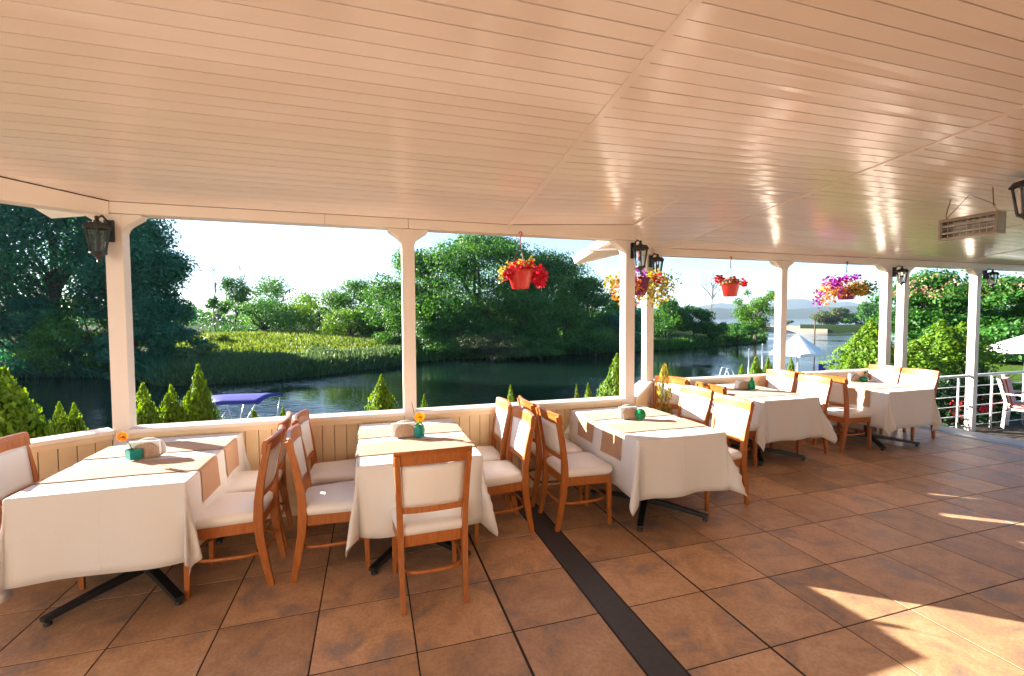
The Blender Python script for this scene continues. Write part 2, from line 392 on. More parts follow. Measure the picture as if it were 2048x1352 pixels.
segs = [(-4.6, 1.278, 0.), (1.283, 3.827, .045), (3.833, 7.497, .02), (7.503, 9.447, .06), (9.453, 11.9, .03)]
for x0, x1, ph in segs:
    y1 = (WA+.02 if x0 < 1.2 else WB+.02)
    y = y1-ph
    if ph: plank(x0 if x0 > 2 else 2.62, x1, y, y1, 0)
    while y > 1.05:
        ya = y-PW
        a0 = x0
        if 1.2 < x0 < 2 and ya > WA-.10: a0 = 2.62+max(0, (ya-WA))*.86
        if x0 < 0 and ya > 2.4: a0 = max(x0, P1[0]+(ya-P1[1])/ZD[1]*ZD[0]-.3)
        plank(a0, x1, ya, y, 0)
        y = ya
    if ph == .045:
        yy = WA+.02
        while yy > WA-.12:
            plank(1.283, 2.616, yy-PW, yy, 0); yy -= PW
wide = MB()
for x0, x1, _ in segs: wide.hexa([(x0, -3., ceil_z(x0, -3.)), (x1, -3., ceil_z(x1, -3.)), (x1, 1.10, ceil_z(x1, 1.10)), (x0, 1.10, ceil_z(x0, 1.10)), (x0, -3., ceil_z(x0, -3.)+.02), (x1, -3., ceil_z(x1, -3.)+.02), (x1, 1.10, ceil_z(x1, 1.10)+.02), (x0, 1.10, ceil_z(x0, 1.10)+.02)])
wide.build('ceiling_panel', 'ceiling', ceiling)
for X, ya, yb in((1.28, 1.0, WA), (3.83, 1.0, WB), (7.5, 1.0, WB), (9.45, 1.0, WB)):     # cover strips over the butt joints
    MB().hexa([(X-.022, ya, ceil_z(X, ya)-.006), (X+.022, ya, ceil_z(X, ya)-.006), (X+.022, yb, ceil_z(X, yb)-.006), (X-.022, yb, ceil_z(X, yb)-.006),
               (X-.022, ya, ceil_z(X, ya)+.01), (X+.022, ya, ceil_z(X, ya)+.01), (X+.022, yb, ceil_z(X, yb)+.01), (X-.022, yb, ceil_z(X, yb)+.01)]).build('cover_strip', 'ceiling', ceiling)
MB().hexa([(2.606, 3.46, ceil_z(2.62, 3.46)-.004), (2.634, 3.46, ceil_z(2.62, 3.46)-.004), (2.634, 4.2, ceil_z(2.62, 4.2)-.02), (2.606, 4.2, ceil_z(2.62, 4.2)-.02),
           (2.606, 3.46, ceil_z(2.62, 3.46)+.01), (2.634, 3.46, ceil_z(2.62, 3.46)+.01), (2.634, 4.2, ceil_z(2.62, 4.2)+.02), (2.606, 4.2, ceil_z(2.62, 4.2)+.02)]).build('cover_strip', 'ceiling', ceiling)

# beams
def beam(pts, z0, tops, label, t=.14):
    """pts along the inner face, z0 underside, tops = height of the ceiling at each point; a dark open joint runs under the planks"""
    o = empty('roof_beam', (pts[0][0], pts[0][1], z0))
    def piece(nm, a, b, za, zb, zc, zd, off, th, m):
        a = np.array(a, float); b = np.array(b, float); d = (b-a)/np.linalg.norm(b-a); nrm = np.array([-d[1], d[0]])
        if nrm[1] < 0: nrm = -nrm
        q = [(*(a+nrm*off), za), (*(b+nrm*off), zb), (*(b+nrm*(off+th)), zb), (*(a+nrm*(off+th)), za), (*(a+nrm*off), zc), (*(b+nrm*off), zd), (*(b+nrm*(off+th)), zd), (*(a+nrm*(off+th)), zc)]
        MB().hexa([(x-pts[0][0], y-pts[0][1], z-z0) for x, y, z in q]).build(nm, m, o, bevel=.003 if nm == 'beam_board' else 0)
    for k in range(len(pts)-1):
        a, b = np.array(pts[k], float), np.array(pts[k+1], float); g = (b-a)/np.linalg.norm(b-a)*.0012
        piece('beam_board', a+g, b-g, z0, z0, tops[k]-.007, tops[k+1]-.007, 0, t, 'trim')
        piece('joint_shade', a, b, tops[k]-.0068, tops[k+1]-.0068, tops[k]+.02, tops[k+1]+.02, .004, t-.006, 'gap')  # solid dark strip painted as the shadow gap between beam and planks
    return tag(o, label, 'beam')
beam([(P1[0]-.13, WA), (-.35, WA), (.34, WA), (1.28, WA), (2.62, WA)], 2.462, [2.553, 2.553, 2.553, 2.553, ceil_z(2.62, WA)+.003], 'long white roof beam over the flower table and the red basket')
beam([(2.63, WA+.01), (3.56, WB)], 2.475, [ceil_z(2.62, WA), ceil_z(3.56, WB)+.005], 'short slanting white roof beam between the two lantern posts at the bend')
beam([(3.57, WB), (5.8, WB), (8.0, WB), (11.9, WB)], 2.487, [2.588]*4, 'long white roof beam over the far tables and the railing')
beam([(P1[0]-.015, WA-.01), tuple(np.array((P1[0], WA))+ZD*3.4)], 2.445, [ceil_z(0, WA), ceil_z(0, WA-3.4*.593)], 'white roof beam running back from the corner lantern post')

# outer eaves: sloping slabs beyond the beams
def slab8(name, p4, th, m, label, cat, parent=None):
    o = MB().hexa([tuple(p) for p in p4]+[(p[0], p[1], p[2]+th) for p in p4]).build(name, m, parent)
    return tag(o, label, cat) if label else o
ev = empty('eave', (2.95, 5.6, 2.5)); tag(ev, 'white painted eave corner sticking out past the bend in the wall', 'eave')
def rel(ps, o): return [tuple(np.array(p)-np.array(o.location)) for p in ps]
slab8('soffit', rel([(2.86, 6.0, 2.445), (2.97, 5.05, 2.66), (3.7, 5.05, 2.80), (3.7, 6.0, 2.65)], ev), .02, 'trim', None, None, ev)
MB().hexa(rel([(2.80, 6.03, 2.44), (2.915, 5.0, 2.67), (2.945, 5.0, 2.66), (2.86, 6.0, 2.425), (2.78, 6.05, 2.535), (2.90, 5.0, 2.77), (2.94, 5.0, 2.77), (2.85, 6.03, 2.53)], ev)).build('fascia', 'trim', ev)
MB().hexa(rel([(2.86, 6.0, 2.425), (3.75, 6.0, 2.65), (3.75, 6.035, 2.65), (2.84, 6.035, 2.43), (2.86, 6.0, 2.53), (3.75, 6.0, 2.74), (3.75, 6.035, 2.74), (2.84, 6.035, 2.53)], ev)).build('fascia', 'trim', ev)
ev2 = empty('eave', (-2.3, 4.6, 2.5)); tag(ev2, 'white eave corner outside the beam beside the corner lantern', 'eave')
q = [at_y(40, 400, 4.7), at_y(103, 437, 4.9), at_y(200, 430, 4.62), at_y(200, 395, 4.5)]
slab8('soffit', rel(q, ev2), .03, 'trim', None, None, ev2)
tag(MB().hexa([(-1.9, 4.34, 2.54), (2.6, 4.34, 2.58), (2.6, 4.75, 2.60), (-1.9, 4.75, 2.56), (-1.9, 4.34, 2.60), (2.6, 4.34, 2.64), (2.6, 4.75, 2.66), (-1.9, 4.75, 2.62)]).build('roof_overhang', 'trim'), 'narrow white roof overhang outside the long beam by the flower table', 'roof edge')
tag(MB().hexa([(3.6, 5.39, 2.61), (12, 5.39, 2.61), (12, 5.85, 2.66), (3.6, 5.85, 2.66), (3.6, 5.39, 2.66), (12, 5.39, 2.66), (12, 5.85, 2.72), (3.6, 5.85, 2.72)]).build('roof_overhang', 'trim'), 'narrow white roof overhang outside the beam over the far tables', 'roof edge')

# unseen restaurant wall behind the terrace, added to block cool sky fill
hw = empty('house_wall', (-5.6, -3.0, 0)); tag(hw, 'unseen cream restaurant wall behind the terrace, added to block sky fill', 'wall')
MB().box(0, 17.6, -.25, 0, -.3, 3.75).build('wall', 'trim', hw)
# parapets of upright boards
def parapet(a, b, label, side=1):
    a = np.array(a, float); b = np.array(b, float); L = np.linalg.norm(b-a); d = (b-a)/L; nr = np.array([-d[1], d[0]])*side
    o = empty('parapet_wall', (a[0], a[1], 0), math.atan2(d[1], d[0])); tag(o, label, 'wall')
    s = 1 if side > 0 else -1
    def bx(nm, m, x0, x1, y0, y1, z0, z1, bev=0.):
        y0, y1 = (y0, y1) if s > 0 else (-y1, -y0)
        return MB().box(x0, x1, y0, y1, z0, z1).build(nm, m, o, bevel=bev)
    bx('wall_core', 'board_core', 0, L, .012, .13, -.25, PAR-.04)
    nb = max(1, round(L/.0985)); w = L/nb
    proto = None
    for k in range(nb):
        if proto is None: proto = bx('board', 'board', .0028, w-.0028, 0, .011, .09, PAR-.075, .002)
        else:
            q = inst('board', proto, o, (k*w, 0, 0))
    bx('baseboard', 'board', 0, L, -.008, .011, 0, .088, .003)
    bx('cap_rail', 'trim', -.01, L+.01, -.022, .15, PAR-.032, PAR, .005)
    bx('cap_moulding', 'board', 0, L, -.012, .011, PAR-.074, PAR-.033, .003)
    return o
parapet((P1[0]+.06, WA), (P2[0]-.058, WA), 'cream boarded parapet wall between the corner lantern post and the plain post')
parapet((P2[0]+.058, WA), (P3[0]-.058, WA), 'cream boarded parapet wall beside the table with the round green jar')
parapet((2.66, WA+.02), (3.52, WB-.03), 'short slanting cream parapet wall at the bend beside the spare chair')
parapet((P4[0]+.058, WB), (P5[0]-.058, WB), 'cream boarded parapet wall behind the table with the green bottle')
parapet((P5[0]+.058, WB), (P6[0]-.058, WB), 'cream boarded parapet wall behind the end table by the garden')
zb = np.array((P1[0]-.055, WA+.0))
parapet(tuple(zb), tuple(zb+ZD*2.6), 'cream boarded parapet wall running back past the corner table', -1)

# posts with shaped heads
def ogee(w2, hh):
    pts = []
    for k in range(13):
        t = k/12
        if t < .25: x = w2; z = hh*(1-t/.25*.12)
        else:
            u = (t-.25)/.75; x = .06+(w2-.06)*(1-u)**.9*(1 if u < .5 else 1); z = hh*.88*(1-u**1.35)
            x = .06+(w2-.06)*(.5+.5*math.cos(math.pi*u))
        pts.append((x, z))
    return pts
def post(p, rz, ztop, label, zbase=0., hw=.056, capw=.175, left=True, right=True):
    o = empty('post', (p[0], p[1], zbase), rz); tag(o, label, 'post', 'white posts carrying the roof')
    MB().box(-hw, hw, -hw, hw, 0, ztop-zbase-.001).build('shaft', 'trim', o, bevel=.006)
    zt = ztop-zbase
    for sg in ((-1,) if left else ())+((1,) if right else ()):
        prof = ogee(capw, .13); poly = [(sg*hw*1.001, zt-.002)]+[(sg*x, zt-.13+z-.002) for x, z in prof]+[(sg*hw*1.001, zt-.132)]
        n = len(poly); y0, y1 = -hw+.004, hw-.004
        v = [(x, y0, z) for x, z in poly]+[(x, y1, z) for x, z in poly]
        f = [tuple(range(n)), tuple(range(n, 2*n))[::-1]]+[(i, n+i, n+(i+1) % n, (i+1) % n) for i in range(n)]
        mesh_obj('bracket', v, f, 'trim', o)
    return o
post(P1, R(0), 2.46, 'white corner post with a lantern and a wall bending round it, beside the corner table')
post(P2, 0, 2.46, 'plain white post with shaped head behind the sunflower table')
post(P3, 0, 2.46, 'white post with a lantern at the near end of the slanting wall', right=False)
post(P4, R(0), 2.485, 'white post behind the purple flower basket at the far end of the slanting wall', left=False)
post(P5, 0, 2.485, 'white post between the small red basket and the long trailing basket')
post(P6, 0, 2.485, 'white post with a lantern where the boarded wall ends')
post(P7, 0, 2.485, 'white post where the metal railing starts', zbase=-.36)
post(P8, 0, 2.485, 'white post standing in the metal railing out towards the garden', zbase=-.36)

# ---------------------------------------------------------------- terrain, water, hills
tag(mesh_obj('river', [(-900, 5.0, WATER), (3500, 5.0, WATER), (3500, 4200, WATER), (-900, 4200, WATER)], [(0, 1, 2, 3)], 'water'), kind='structure')
# own bank
def strip_land(name, lines, m, smooth=True):
    v = []; n = len(lines[0])
    for ln in lines: v += ln
    f = [(r_*n+i, r_*n+i+1, (r_+1)*n+i+1, (r_+1)*n+i) for r_ in range(len(lines)-1) for i in range(n-1)]
    return tag(mesh_obj(name, v, f, m, None, smooth), kind='structure')
shore = [(-60, 9.), (-14, 9), (-6, 9.2), (0, 9.4), (6, 9.0), (9, 8.8), (14, 9.6), (21, 14), (32, 21), (70, 44)]
def own(off, z): return [(x+(-.5 if x > 8 else 0)*abs(off)*1.3, y-off, z) for x, y in shore]
strip_land('garden_ground', [[(x, y+.9, WATER-.5) for x, y in shore], [(x, y, WATER+.1) for x, y in shore], [(x+.25*(x > 10), y-1.1, -.55) for x, y in shore], [(x+1.5*(x > 10), min(y-2, 7), -.45) for x, y in shore],
                             [(x, -1.0, -.45) for x, y in shore], [(x, -40, -.5) for x, y in shore]], 'lawn')
# far bank: waterline traced on the water plane, land rising behind it
wl_px = [(-700, 790), (-350, 770), (0, 757), (130, 754), (250, 757), (330, 772), (420, 768), (520, 762), (620, 753), (700, 743), (770, 735), (830, 724), (900, 719), (1000, 717), (1100, 712), (1200, 706), (1300, 702), (1380, 697), (1440, 692), (1500, 688), (1530, 684)]
wl3 = [at_z(x, y, WATER) for x, y in wl_px]
def back(p, k, z, jit=0.):
    d = np.array([p[0], p[1]]); L = np.linalg.norm(d); q = d*(L+k)/L; return (q[0], q[1], z+jit)
rows = [[back(p, -1.5, WATER-.6) for p in wl3], [back(p, 0, WATER+.02) for p in wl3], [back(p, 1.2, WATER+.45) for p in wl3], [back(p, 9, WATER+1.25+.15*math.sin(i*2.1)) for i, p in enumerate(wl3)],
        [back(p, 22, WATER+1.9) for p in wl3], [back(p, 45, WATER+2.2) for p in wl3], [back(p, 45+(200 if i < 16 else 40), WATER+2.0) for i, p in enumerate(wl3)]]
strip_land('far_bank', rows, 'bank')
def spit(nm, px, m_, h):
    sp = [at_z(x, y, WATER) for x, y in px]
    strip_land(nm, [[back(p, -3, WATER-.3) for p in sp], [back(p, 0, WATER+.03) for p in sp], [back(p, 8, WATER+h) for p in sp], [back(p, 45, WATER+h+.4) for p in sp], [back(p, 60, WATER-.3) for p in sp]], m_)
spit('sand_spit', [(1530, 664), (1560, 665), (1600, 666), (1632, 666.5), (1655, 666)], 'sand', .7)
spit('spit_ground', [(1600, 664), (1632, 664.5), (1680, 665), (1760, 663), (1860, 661)], 'bank', 1.0)
# far hills
def ridge(name, D, pts, m, base=WATER-1):
    top = []; lo = []; bk = []
    for x, y in pts:
        p = at_d(x, y, D); top.append(tuple(p)); q = at_d(x, 640, D*.93); lo.append((q[0], q[1], base)); q2 = at_d(x, 640, D*1.2); bk.append((q2[0], q2[1], base))
    strip_land(name, [lo, top, bk], m)
def noisy(x0, x1, step, f, seed):
    r_ = np.random.default_rng(seed); return [(x, f(x)+r_.normal()*1.0) for x in np.arange(x0, x1, step)]
ridge('far_hills', 3400, noisy(1000, 2600, 12, lambda x: 616-19*math.exp(-((x-1590)/55)**2)-12*math.exp(-((x-1690)/45)**2)-9*math.exp(-((x-1450)/70)**2), 1), 'hill')
ridge('near_hills', 1900, noisy(1100, 2600, 14, lambda x: 622-9*math.exp(-((x-1700)/120)**2)-6*math.exp(-((x-1430)/80)**2), 2), 'hill')


# ================================================================== FURNITURE
# ---------------------------------------------------------------- chair
def rounded_seat(off=0.):
    pts = []
    def corner(cx, cy, r, a0, a1):
        for k in range(7):
            a = R(a0+(a1-a0)*k/6); pts.append((cx+r*math.cos(a), cy+r*math.sin(a)))
    wf, wr, yf, yr = .228+off, .196+off, .225+off, -.205-off
    corner(wf-.075, yf-.075, .075, 0, 90); corner(-wf+.075, yf-.075, .075, 90, 180)
    corner(-wr+.03, yr+.03, .03, 180, 270); corner(wr-.03, yr+.03, .03, 270, 360)
    return pts
def make_chair():
    t = empty('dining_chair')
    base = rounded_seat(); n = len(base); v = []; f = []
    lev = [(.962, .418), (1.0, .428), (1.018, .445), (1.0, .464), (.955, .475), (.85, .482), (.6, .4885), (.3, .491)]
    for s_, z in lev: v += [(x*s_, (y-.01)*s_+.01, z) for x, y in base]
    for i in range(len(lev)-1):
        for k in range(n): f.append((i*n+k, i*n+(k+1) % n, (i+1)*n+(k+1) % n, (i+1)*n+k))
    f.append(tuple((len(lev)-1)*n+k for k in range(n)))
    mesh_obj('seat', v, f, 'uphol', t, True)
    ap = rounded_seat(-.008); ai = rounded_seat(-.03); v = []; f = []
    for poly, z in((ap, .352), (ap, .4175), (ai, .4175), (ai, .352)): v += [(x, y, z) for x, y in poly]
    for i in range(4):
        j = (i+1) % 4
        for k in range(n): f.append((i*n+k, i*n+(k+1) % n, j*n+(k+1) % n, j*n+k))
    mesh_obj('seat_frame', v, f, 'wood', t)
    for sg in(-1, 1):
        MB().sweep([(sg*.192, .178, .4), (sg*.193, .182, .3), (sg*.197, .19, .0)], [(.019, .019), (.018, .018), (.0125, .0125)], up=(0, 1, 0)).build('leg', 'wood', t, bevel=.003)
        path = [(sg*.178, -.262, 0), (sg*.181, -.235, .14), (sg*.184, -.208, .30), (sg*.186, -.199, .42), (sg*.188, -.203, .54), (sg*.194, -.222, .68), (sg*.199, -.246, .80), (sg*.203, -.272, .905)]
        MB().sweep(path, [(.0135, .017), (.0155, .021), (.017, .025), (.0175, .027), (.017, .024), (.016, .0215), (.0155, .0195), (.015, .017)], up=(0, 1, 0)).build('leg', 'wood', t, bevel=.0035)
    def bow(y, b, w, k): return [(w*(2*i/k-1), y-b*(1-(2*i/k-1)**2), 0) for i in range(k+1)]
    # top rail: bowed, leaning, rolled top edge
    v = []; f = []; kk = 10
    sec = [(0, .838), (-.024, .842), (-.034, .90), (-.041, .918), (-.030, .925), (-.014, .921), (-.006, .90)]
    for x, y, _ in bow(-.243, .030, .222, kk): v += [(x, y+dy+.012, z+.006*(1-(x/.222)**2)) for dy, z in sec]
    m_ = len(sec)
    for i in range(kk):
        for k in range(m_): f.append((i*m_+k, i*m_+(k+1) % m_, (i+1)*m_+(k+1) % m_, (i+1)*m_+k))
    f += [tuple(range(m_)), tuple(kk*m_+k for k in range(m_))[::-1]]
    mesh_obj('top_rail', v, f, 'wood', t)
    MB().sweep([(x, y, .572) for x, y, _ in bow(-.204, .016, .184, 8)], (.011, .019)).build('lower_rail', 'wood', t, bevel=.003)
    # padded back panel, bowed and leaning
    nu, nv = 10, 8; v = []; f = []
    def bp(u, w, s_):
        x = (u*2-1)*(.170+.012*w); z = .590+.25*w; y = -.207-.034*w-.003*w*w-(.016+.012*w)*(1-(u*2-1)**2)
        e_ = min(1, 6*min(u, 1-u, w, 1-w)+.25); return (x, y+s_*(.006+.010*e_), z)
    for s_ in(1, -1): v += [bp(i/nu, j/nv, s_) for j in range(nv+1) for i in range(nu+1)]
    N = (nu+1)*(nv+1)
    for j in range(nv):
        for i in range(nu):
            a = j*(nu+1)+i; f.append((a, a+1, a+nu+2, a+nu+1)); f.append((N+a, N+a+nu+1, N+a+nu+2, N+a+1))
    per = [i for i in range(nu+1)]+[j*(nu+1)+nu for j in range(1, nu+1) if j <= nv]+[nv*(nu+1)+i for i in range(nu-1, -1, -1)]+[j*(nu+1) for j in range(nv-1, 0, -1)]
    for a, b in zip(per, per[1:]+per[:1]): f.append((a, N+a, N+b, b))
    mesh_obj('back_panel', v, f, 'uphol', t, True)
    # bentwood ring between the legs
    ring = []
    for k in range(28):
        a = 2*math.pi*k/28; c, s_ = math.cos(a), math.sin(a); e_ = .55
        ring.append((.185*math.copysign(abs(c)**e_, c), -.012+(.200 if s_ > 0 else .215)*math.copysign(abs(s_)**e_, s_), .205))
    MB().sweep(ring, (.009, .012), closed=True, nseg=8, square=False).build('stretcher', 'wood', t, True)
    return t
chair0 = make_chair(); used = False
tag(chair0, cat='chair', group='white padded wooden chairs round the tables')
def chair(x, y, face, label):
    """face = angle the sitter looks, degrees from +X"""
    global used
    o = chair0 if not used else copy_tree(chair0); used = True
    o.location = (x, y, 0); o.rotation_euler = (0, 0, R(face-90)); o['label'] = label; return o
CH = 'white padded chair '
chair(.327, 2.845, 90+1, CH+'alone at the open end of the sunflower table')
chair(-.235, 3.31, 2, CH+'on the corner-table side of the sunflower table, away from parapet')
chair(-.265, 3.86, -2, CH+'on the corner-table side of the sunflower table, next to parapet')
chair(.905, 3.46, 182, CH+'on the dark-strip side of the sunflower table, away from parapet')
chair(.875, 3.93, 178, CH+'on the dark-strip side of the sunflower table, next to parapet')
chair(-.87, 3.315, 178, CH+'on the sunflower-table side of the corner table, away from parapet')
chair(-.885, 3.80, 182, CH+'on the sunflower-table side of the corner table, next to parapet')
chair(-1.925, 3.62, 3, CH+'at the corner table, beside the parapet running back')
chair(1.625, 3.44, 1, CH+'at the round-jar table beside the dark strip, away from parapet')
chair(1.61, 3.93, -2, CH+'at the round-jar table beside the dark strip, next to parapet')
chair(2.925, 3.41, 180, CH+'at the round-jar table on the bottle-table side, away from walls')
chair(3.03, 4.02, 184, CH+'at the round-jar table on the bottle-table side, nearer the slanting wall')
chair(3.36, 4.70, 212, CH+'standing spare in the bend of the wall by the spiky plant')
chair(3.86, 4.20, 0, CH+'on the slanting-wall side of the bottle table, away from parapet')
chair(3.86, 4.82, 0, CH+'on the slanting-wall side of the bottle table, next to parapet')
chair(5.03, 4.34, 178, CH+'on the garden side of the bottle table, away from parapet')
chair(5.16, 4.94, 181, CH+'on the garden side of the bottle table, next to parapet')
chair(5.765, 4.315, 0, CH+'on the bottle-table side of the end table, away from parapet')
chair(5.765, 4.90, 0, CH+'on the bottle-table side of the end table, next to parapet')
chair(7.08, 4.42, 180, CH+'on the garden side of the end table, away from parapet')
chair(7.19, 4.96, 180, CH+'on the garden side of the end table, next to parapet')

# ---------------------------------------------------------------- tables with cloth, runners, holder, jar
HA, HB, TZ = .39, .59, .752
def cloth_fn(u, v, ph, off=0., flat=False):
    du = max(abs(u)-HA, 0); dv = max(abs(v)-HB, 0); sx = 1 if u >= 0 else -1; sy = 1 if v >= 0 else -1
    bx_, by_ = max(-HA, min(HA, u)), max(-HB, min(HB, v)); r = math.hypot(du, dv)
    if r < 1e-9: return (u, v, TZ+off+.0012*math.sin(9*u+ph)*math.sin(7*v))
    th = math.atan2(dv, du); s2 = math.sin(2*th)
    r *= 1-.16*s2*s2
    al = max(abs(bx_) if dv > du else 0, 0)
    along = by_*sx if du >= dv else bx_*sy
    k = 1 if du >= dv else 1.3
    edge = (HB if du >= dv else HA); near_c = max(0, 1-(edge-abs(along))/.28)
    g = min(1, r/.30)
    flare = .035+g*(.042*math.sin(9*k*along+ph+(1.7*sx if du >= dv else 2.9*sy))+.018*math.sin(17*along+2*ph)+.055*near_c**2*math.sin(3.1+ph))
    flare += g*(.15*abs(s2)**1.5*(1+.25*math.sin(2*ph+sx+2*sy)))+.14*g*s2*math.sin(6*th+ph)
    rr = .014+off
    if r < rr*math.pi/2: out = rr*math.sin(r/rr); dz = rr*(1-math.cos(r/rr))
    else: q = r-rr*math.pi/2; out = rr+q*math.sin(flare); dz = rr+q*math.cos(flare)
    e_ = th/(math.pi/2); e_ = e_*e_*(3-2*e_); a = e_*math.pi/2
    return (bx_+sx*math.cos(a)*(out), by_+sy*math.sin(a)*(out), TZ+off-dz)
def grid(name, us, vs_, fn, m, parent=None):
    v = [fn(a, b) for b in vs_ for a in us]; n = len(us)
    f = [(j*n+i, j*n+i+1, (j+1)*n+i+1, (j+1)*n+i) for j in range(len(vs_)-1) for i in range(n-1)]
    return mesh_obj(name, v, f, m, parent, True)
def axis(h, drop, nd, nt):
    a = [h+drop*(k/nd) for k in range(nd+1)]; fine = [h+.004*k for k in range(1, 6)]
    a = sorted(set([round(x, 4) for x in a+fine])); mid = list(np.linspace(-h, h, nt))
    return [-x for x in a[::-1]]+mid[1:-1]+a
def make_table_base():
    t = empty('dining_table')
    MB().box(-HA+.005, HA-.005, -HB+.005, HB-.005, .722, .747).build('table_top', 'brown_col', t, bevel=.004)
    MB().box(-.042, .042, -.142, -.058, .06, .721).build('column', 'brown_col', t, bevel=.006)
    for sx in(-1, 1):
        for sy in(-1, 1):
            p = MB().sweep([(sx*.02, -.10+sy*.02, .072), (sx*.16, -.10+sy*.20, .062), (sx*.32, -.10+sy*.405, .040)], [(.026, .022), (.025, .018), (.024, .013)]).build('base_foot', 'metal_black', t, bevel=.005)
            MB().lathe([(.016, 0), (.02, .006), (.016, .028)], 10, (sx*.305, -.10+sy*.385, 0)).build('glide', 'metal_black', p)
    return t
tab0 = make_table_base(); first_tab = True
def jar_flower(loc, kind, label):
    o = empty('flower_jar', loc); tag(o, label, 'jar')
    if kind == 'square':
        MB().lathe([(.042, 0), (.047, .004), (.050, .062), (.047, .066), (.044, .060), (.040, .006)], 4).build('jar', 'teal_glass', o, bevel=.003)
    elif kind == 'teal':
        MB().lathe([(.030, 0), (.040, .004), (.042, .060), (.036, .072), (.038, .082), (.034, .082), (.036, .058), (.034, .008)], 16).build('jar', 'teal_glass', o, True)
    elif kind == 'round':
        MB().lathe([(.020, 0), (.036, .008), (.048, .035), (.046, .060), (.030, .078), (.024, .088), (.020, .088), (.030, .07), (.04, .04), (.03, .01)], 18).build('jar', 'green_glass', o, True)
    elif kind == 'bottle':
        MB().lathe([(.030, 0), (.040, .006), (.044, .050), (.030, .095), (.016, .120), (.014, .145), (.017, .148), (.012, .146), (.012, .12), (.03, .05), (.028, .01)], 18).build('jar', 'green_glass', o, True)
    else:
        MB().lathe([(.03, 0), (.045, .006), (.050, .040), (.040, .060), (.036, .060), (.04, .04), (.035, .01)], 18).build('jar', 'green_glass', o, True)
    return o
def flower(o, base, tip, head, petal, lean=(0, 0)):
    mid = [(b+t)/2+d for b, t, d in zip(base, tip, (lean[0], lean[1], 0))]
    MB().sweep([base, mid, tip], (.0022, .0022), nseg=5, square=False).build('stem', 'leaf_mid', o)
    n = 26; a = np.linspace(0, 4*math.pi, n, endpoint=False); d = np.stack([np.cos(a)*.9, -np.full(n, .25)+0*a, np.sin(a)*.9], 1)
    c = np.array(tip)+d*head*.62+np.array([0, -.004, 0]); leaf_mesh('petals', c, np.stack([d[:, 0]*.3, -np.ones(n), d[:, 2]*.3], 1), np.full(n, head*.95), petal, o, None, .5, d)
    MB().lathe([(.001, -.006), (head*.3, -.004), (head*.34, .0), (.001, .008)], 12).build('flower_head', 'brown_col', o, True, loc=tuple(np.array(tip)+np.array([0, -.008, 0])))
def table(cx, cy, ph, who, kind, hold=(-.06, 0.0), jarp=(.07, -.06), seed=0):
    global first_tab
    o = tab0 if first_tab else copy_tree(tab0); first_tab = False
    o.location = (cx, cy, 0); tag(o, 'cloth-covered pedestal table '+who, 'table', 'dining tables along the parapet')
    us, vv = axis(HA, .46, 9, 14), axis(HB, .46, 9, 22)
    c = grid('tablecloth', us, vv, lambda a, b: cloth_fn(a, b, ph), 'cloth'); c.location = (cx, cy, 0)
    c.modifiers.new('thick', 'SOLIDIFY').thickness = .0015; c.modifiers['thick'].offset = -1
    tag(c, 'white tablecloth on the table '+who, 'tablecloth', 'white tablecloths')
    for nm, v0, v1, dl, dr in(('outer', -.385, -.075, .24, .22), ('inner', .085, .395, .22, .23)):
        r_ = random.Random(seed+v0); usr = [x for x in np.linspace(-HA-dl, -HA, 8)]+[-HA-.004*k for k in range(1, 5)]+list(np.linspace(-HA, HA, 16))+[HA+.004*k for k in range(1, 5)]+[x for x in np.linspace(HA, HA+dr, 8)]
        usr = sorted(set(round(x, 4) for x in usr)); sk = r_.uniform(-.03, .03)
        rn = grid('table_runner', usr, list(np.linspace(v0, v1, 9)), lambda a, b: cloth_fn(a, b+sk*a+.006*math.sin(11*a+seed), ph, .006), 'runner')
        rn.location = (cx, cy, 0)
        tag(rn, f'tan runner '+('nearer parapet' if nm == 'inner' else 'away from parapet')+f' on the table {who}', 'table runner', 'tan table runners')
    # napkin holder
    hx, hy = cx+hold[0], cy+hold[1]; z = TZ+.0095
    hd = empty('napkin_holder', (hx, hy, z), R(random.uniform(-6, 6))); hd.scale = (1.35, 1.3, 1.2); tag(hd, 'wooden napkin holder on the table '+who, 'napkin holder', 'napkin holders on the tables')
    arc = [(.062*math.cos(R(a)), .058*math.sin(R(a))+.035) for a in range(0, 181, 15)]
    poly = [(.062, 0)]+arc+[(-.062, 0)]
    for yy in(-.028, .020):
        n = len(poly); v = [(x, yy, q) for x, q in poly]+[(x, yy+.006, q) for x, q in poly]
        f = [tuple(range(n)), tuple(range(n, 2*n))[::-1]]+[(i, n+i, n+(i+1) % n, (i+1) % n) for i in range(n)]
        sp0 = mesh_obj('side_plate', v, f, 'plate' if yy < 0 else 'uphol', hd)
        if yy < 0: sp0.scale = (.86, 1, .86)
        if yy > 0: sp0.scale = (1.12, 1, 1.05)
    MB().box(-.06, .06, -.022, .020, 0, .006).build('base', 'plate', hd)
    MB().box(-.072, .055, -.014, .012, .0065, .085).build('napkins', 'uphol', hd, bevel=.003)
    return o, (cx+jarp[0], cy+jarp[1], z)
W1, W2, W3, W4, W5 = ('with the square teal jar in the corner', 'with the sunflower in a teal jar', 'with the round green glass jar', 'with the green glass bottle', 'with the low green bowl')
_, j1 = table(-1.40, 3.56, .3, W1, 'square', (-.02, .02), (-.075, -.03), 1)
_, j2 = table(.302, 3.545, 1.9, W2, 'teal', (-.06, .035), (.045, -.01), 2)
_, j3 = table(2.285, 3.545, 3.4, W3, 'round', (-.075, .06), (.00, -.01), 3)
_, j4 = table(4.47, 4.52, 4.6, W4, 'bottle', (.0, .12), (.085, .06), 4)
_, j5 = table(6.37, 4.52, 5.9, W5, 'bowl', (.12, .2), (.22, .14), 5)
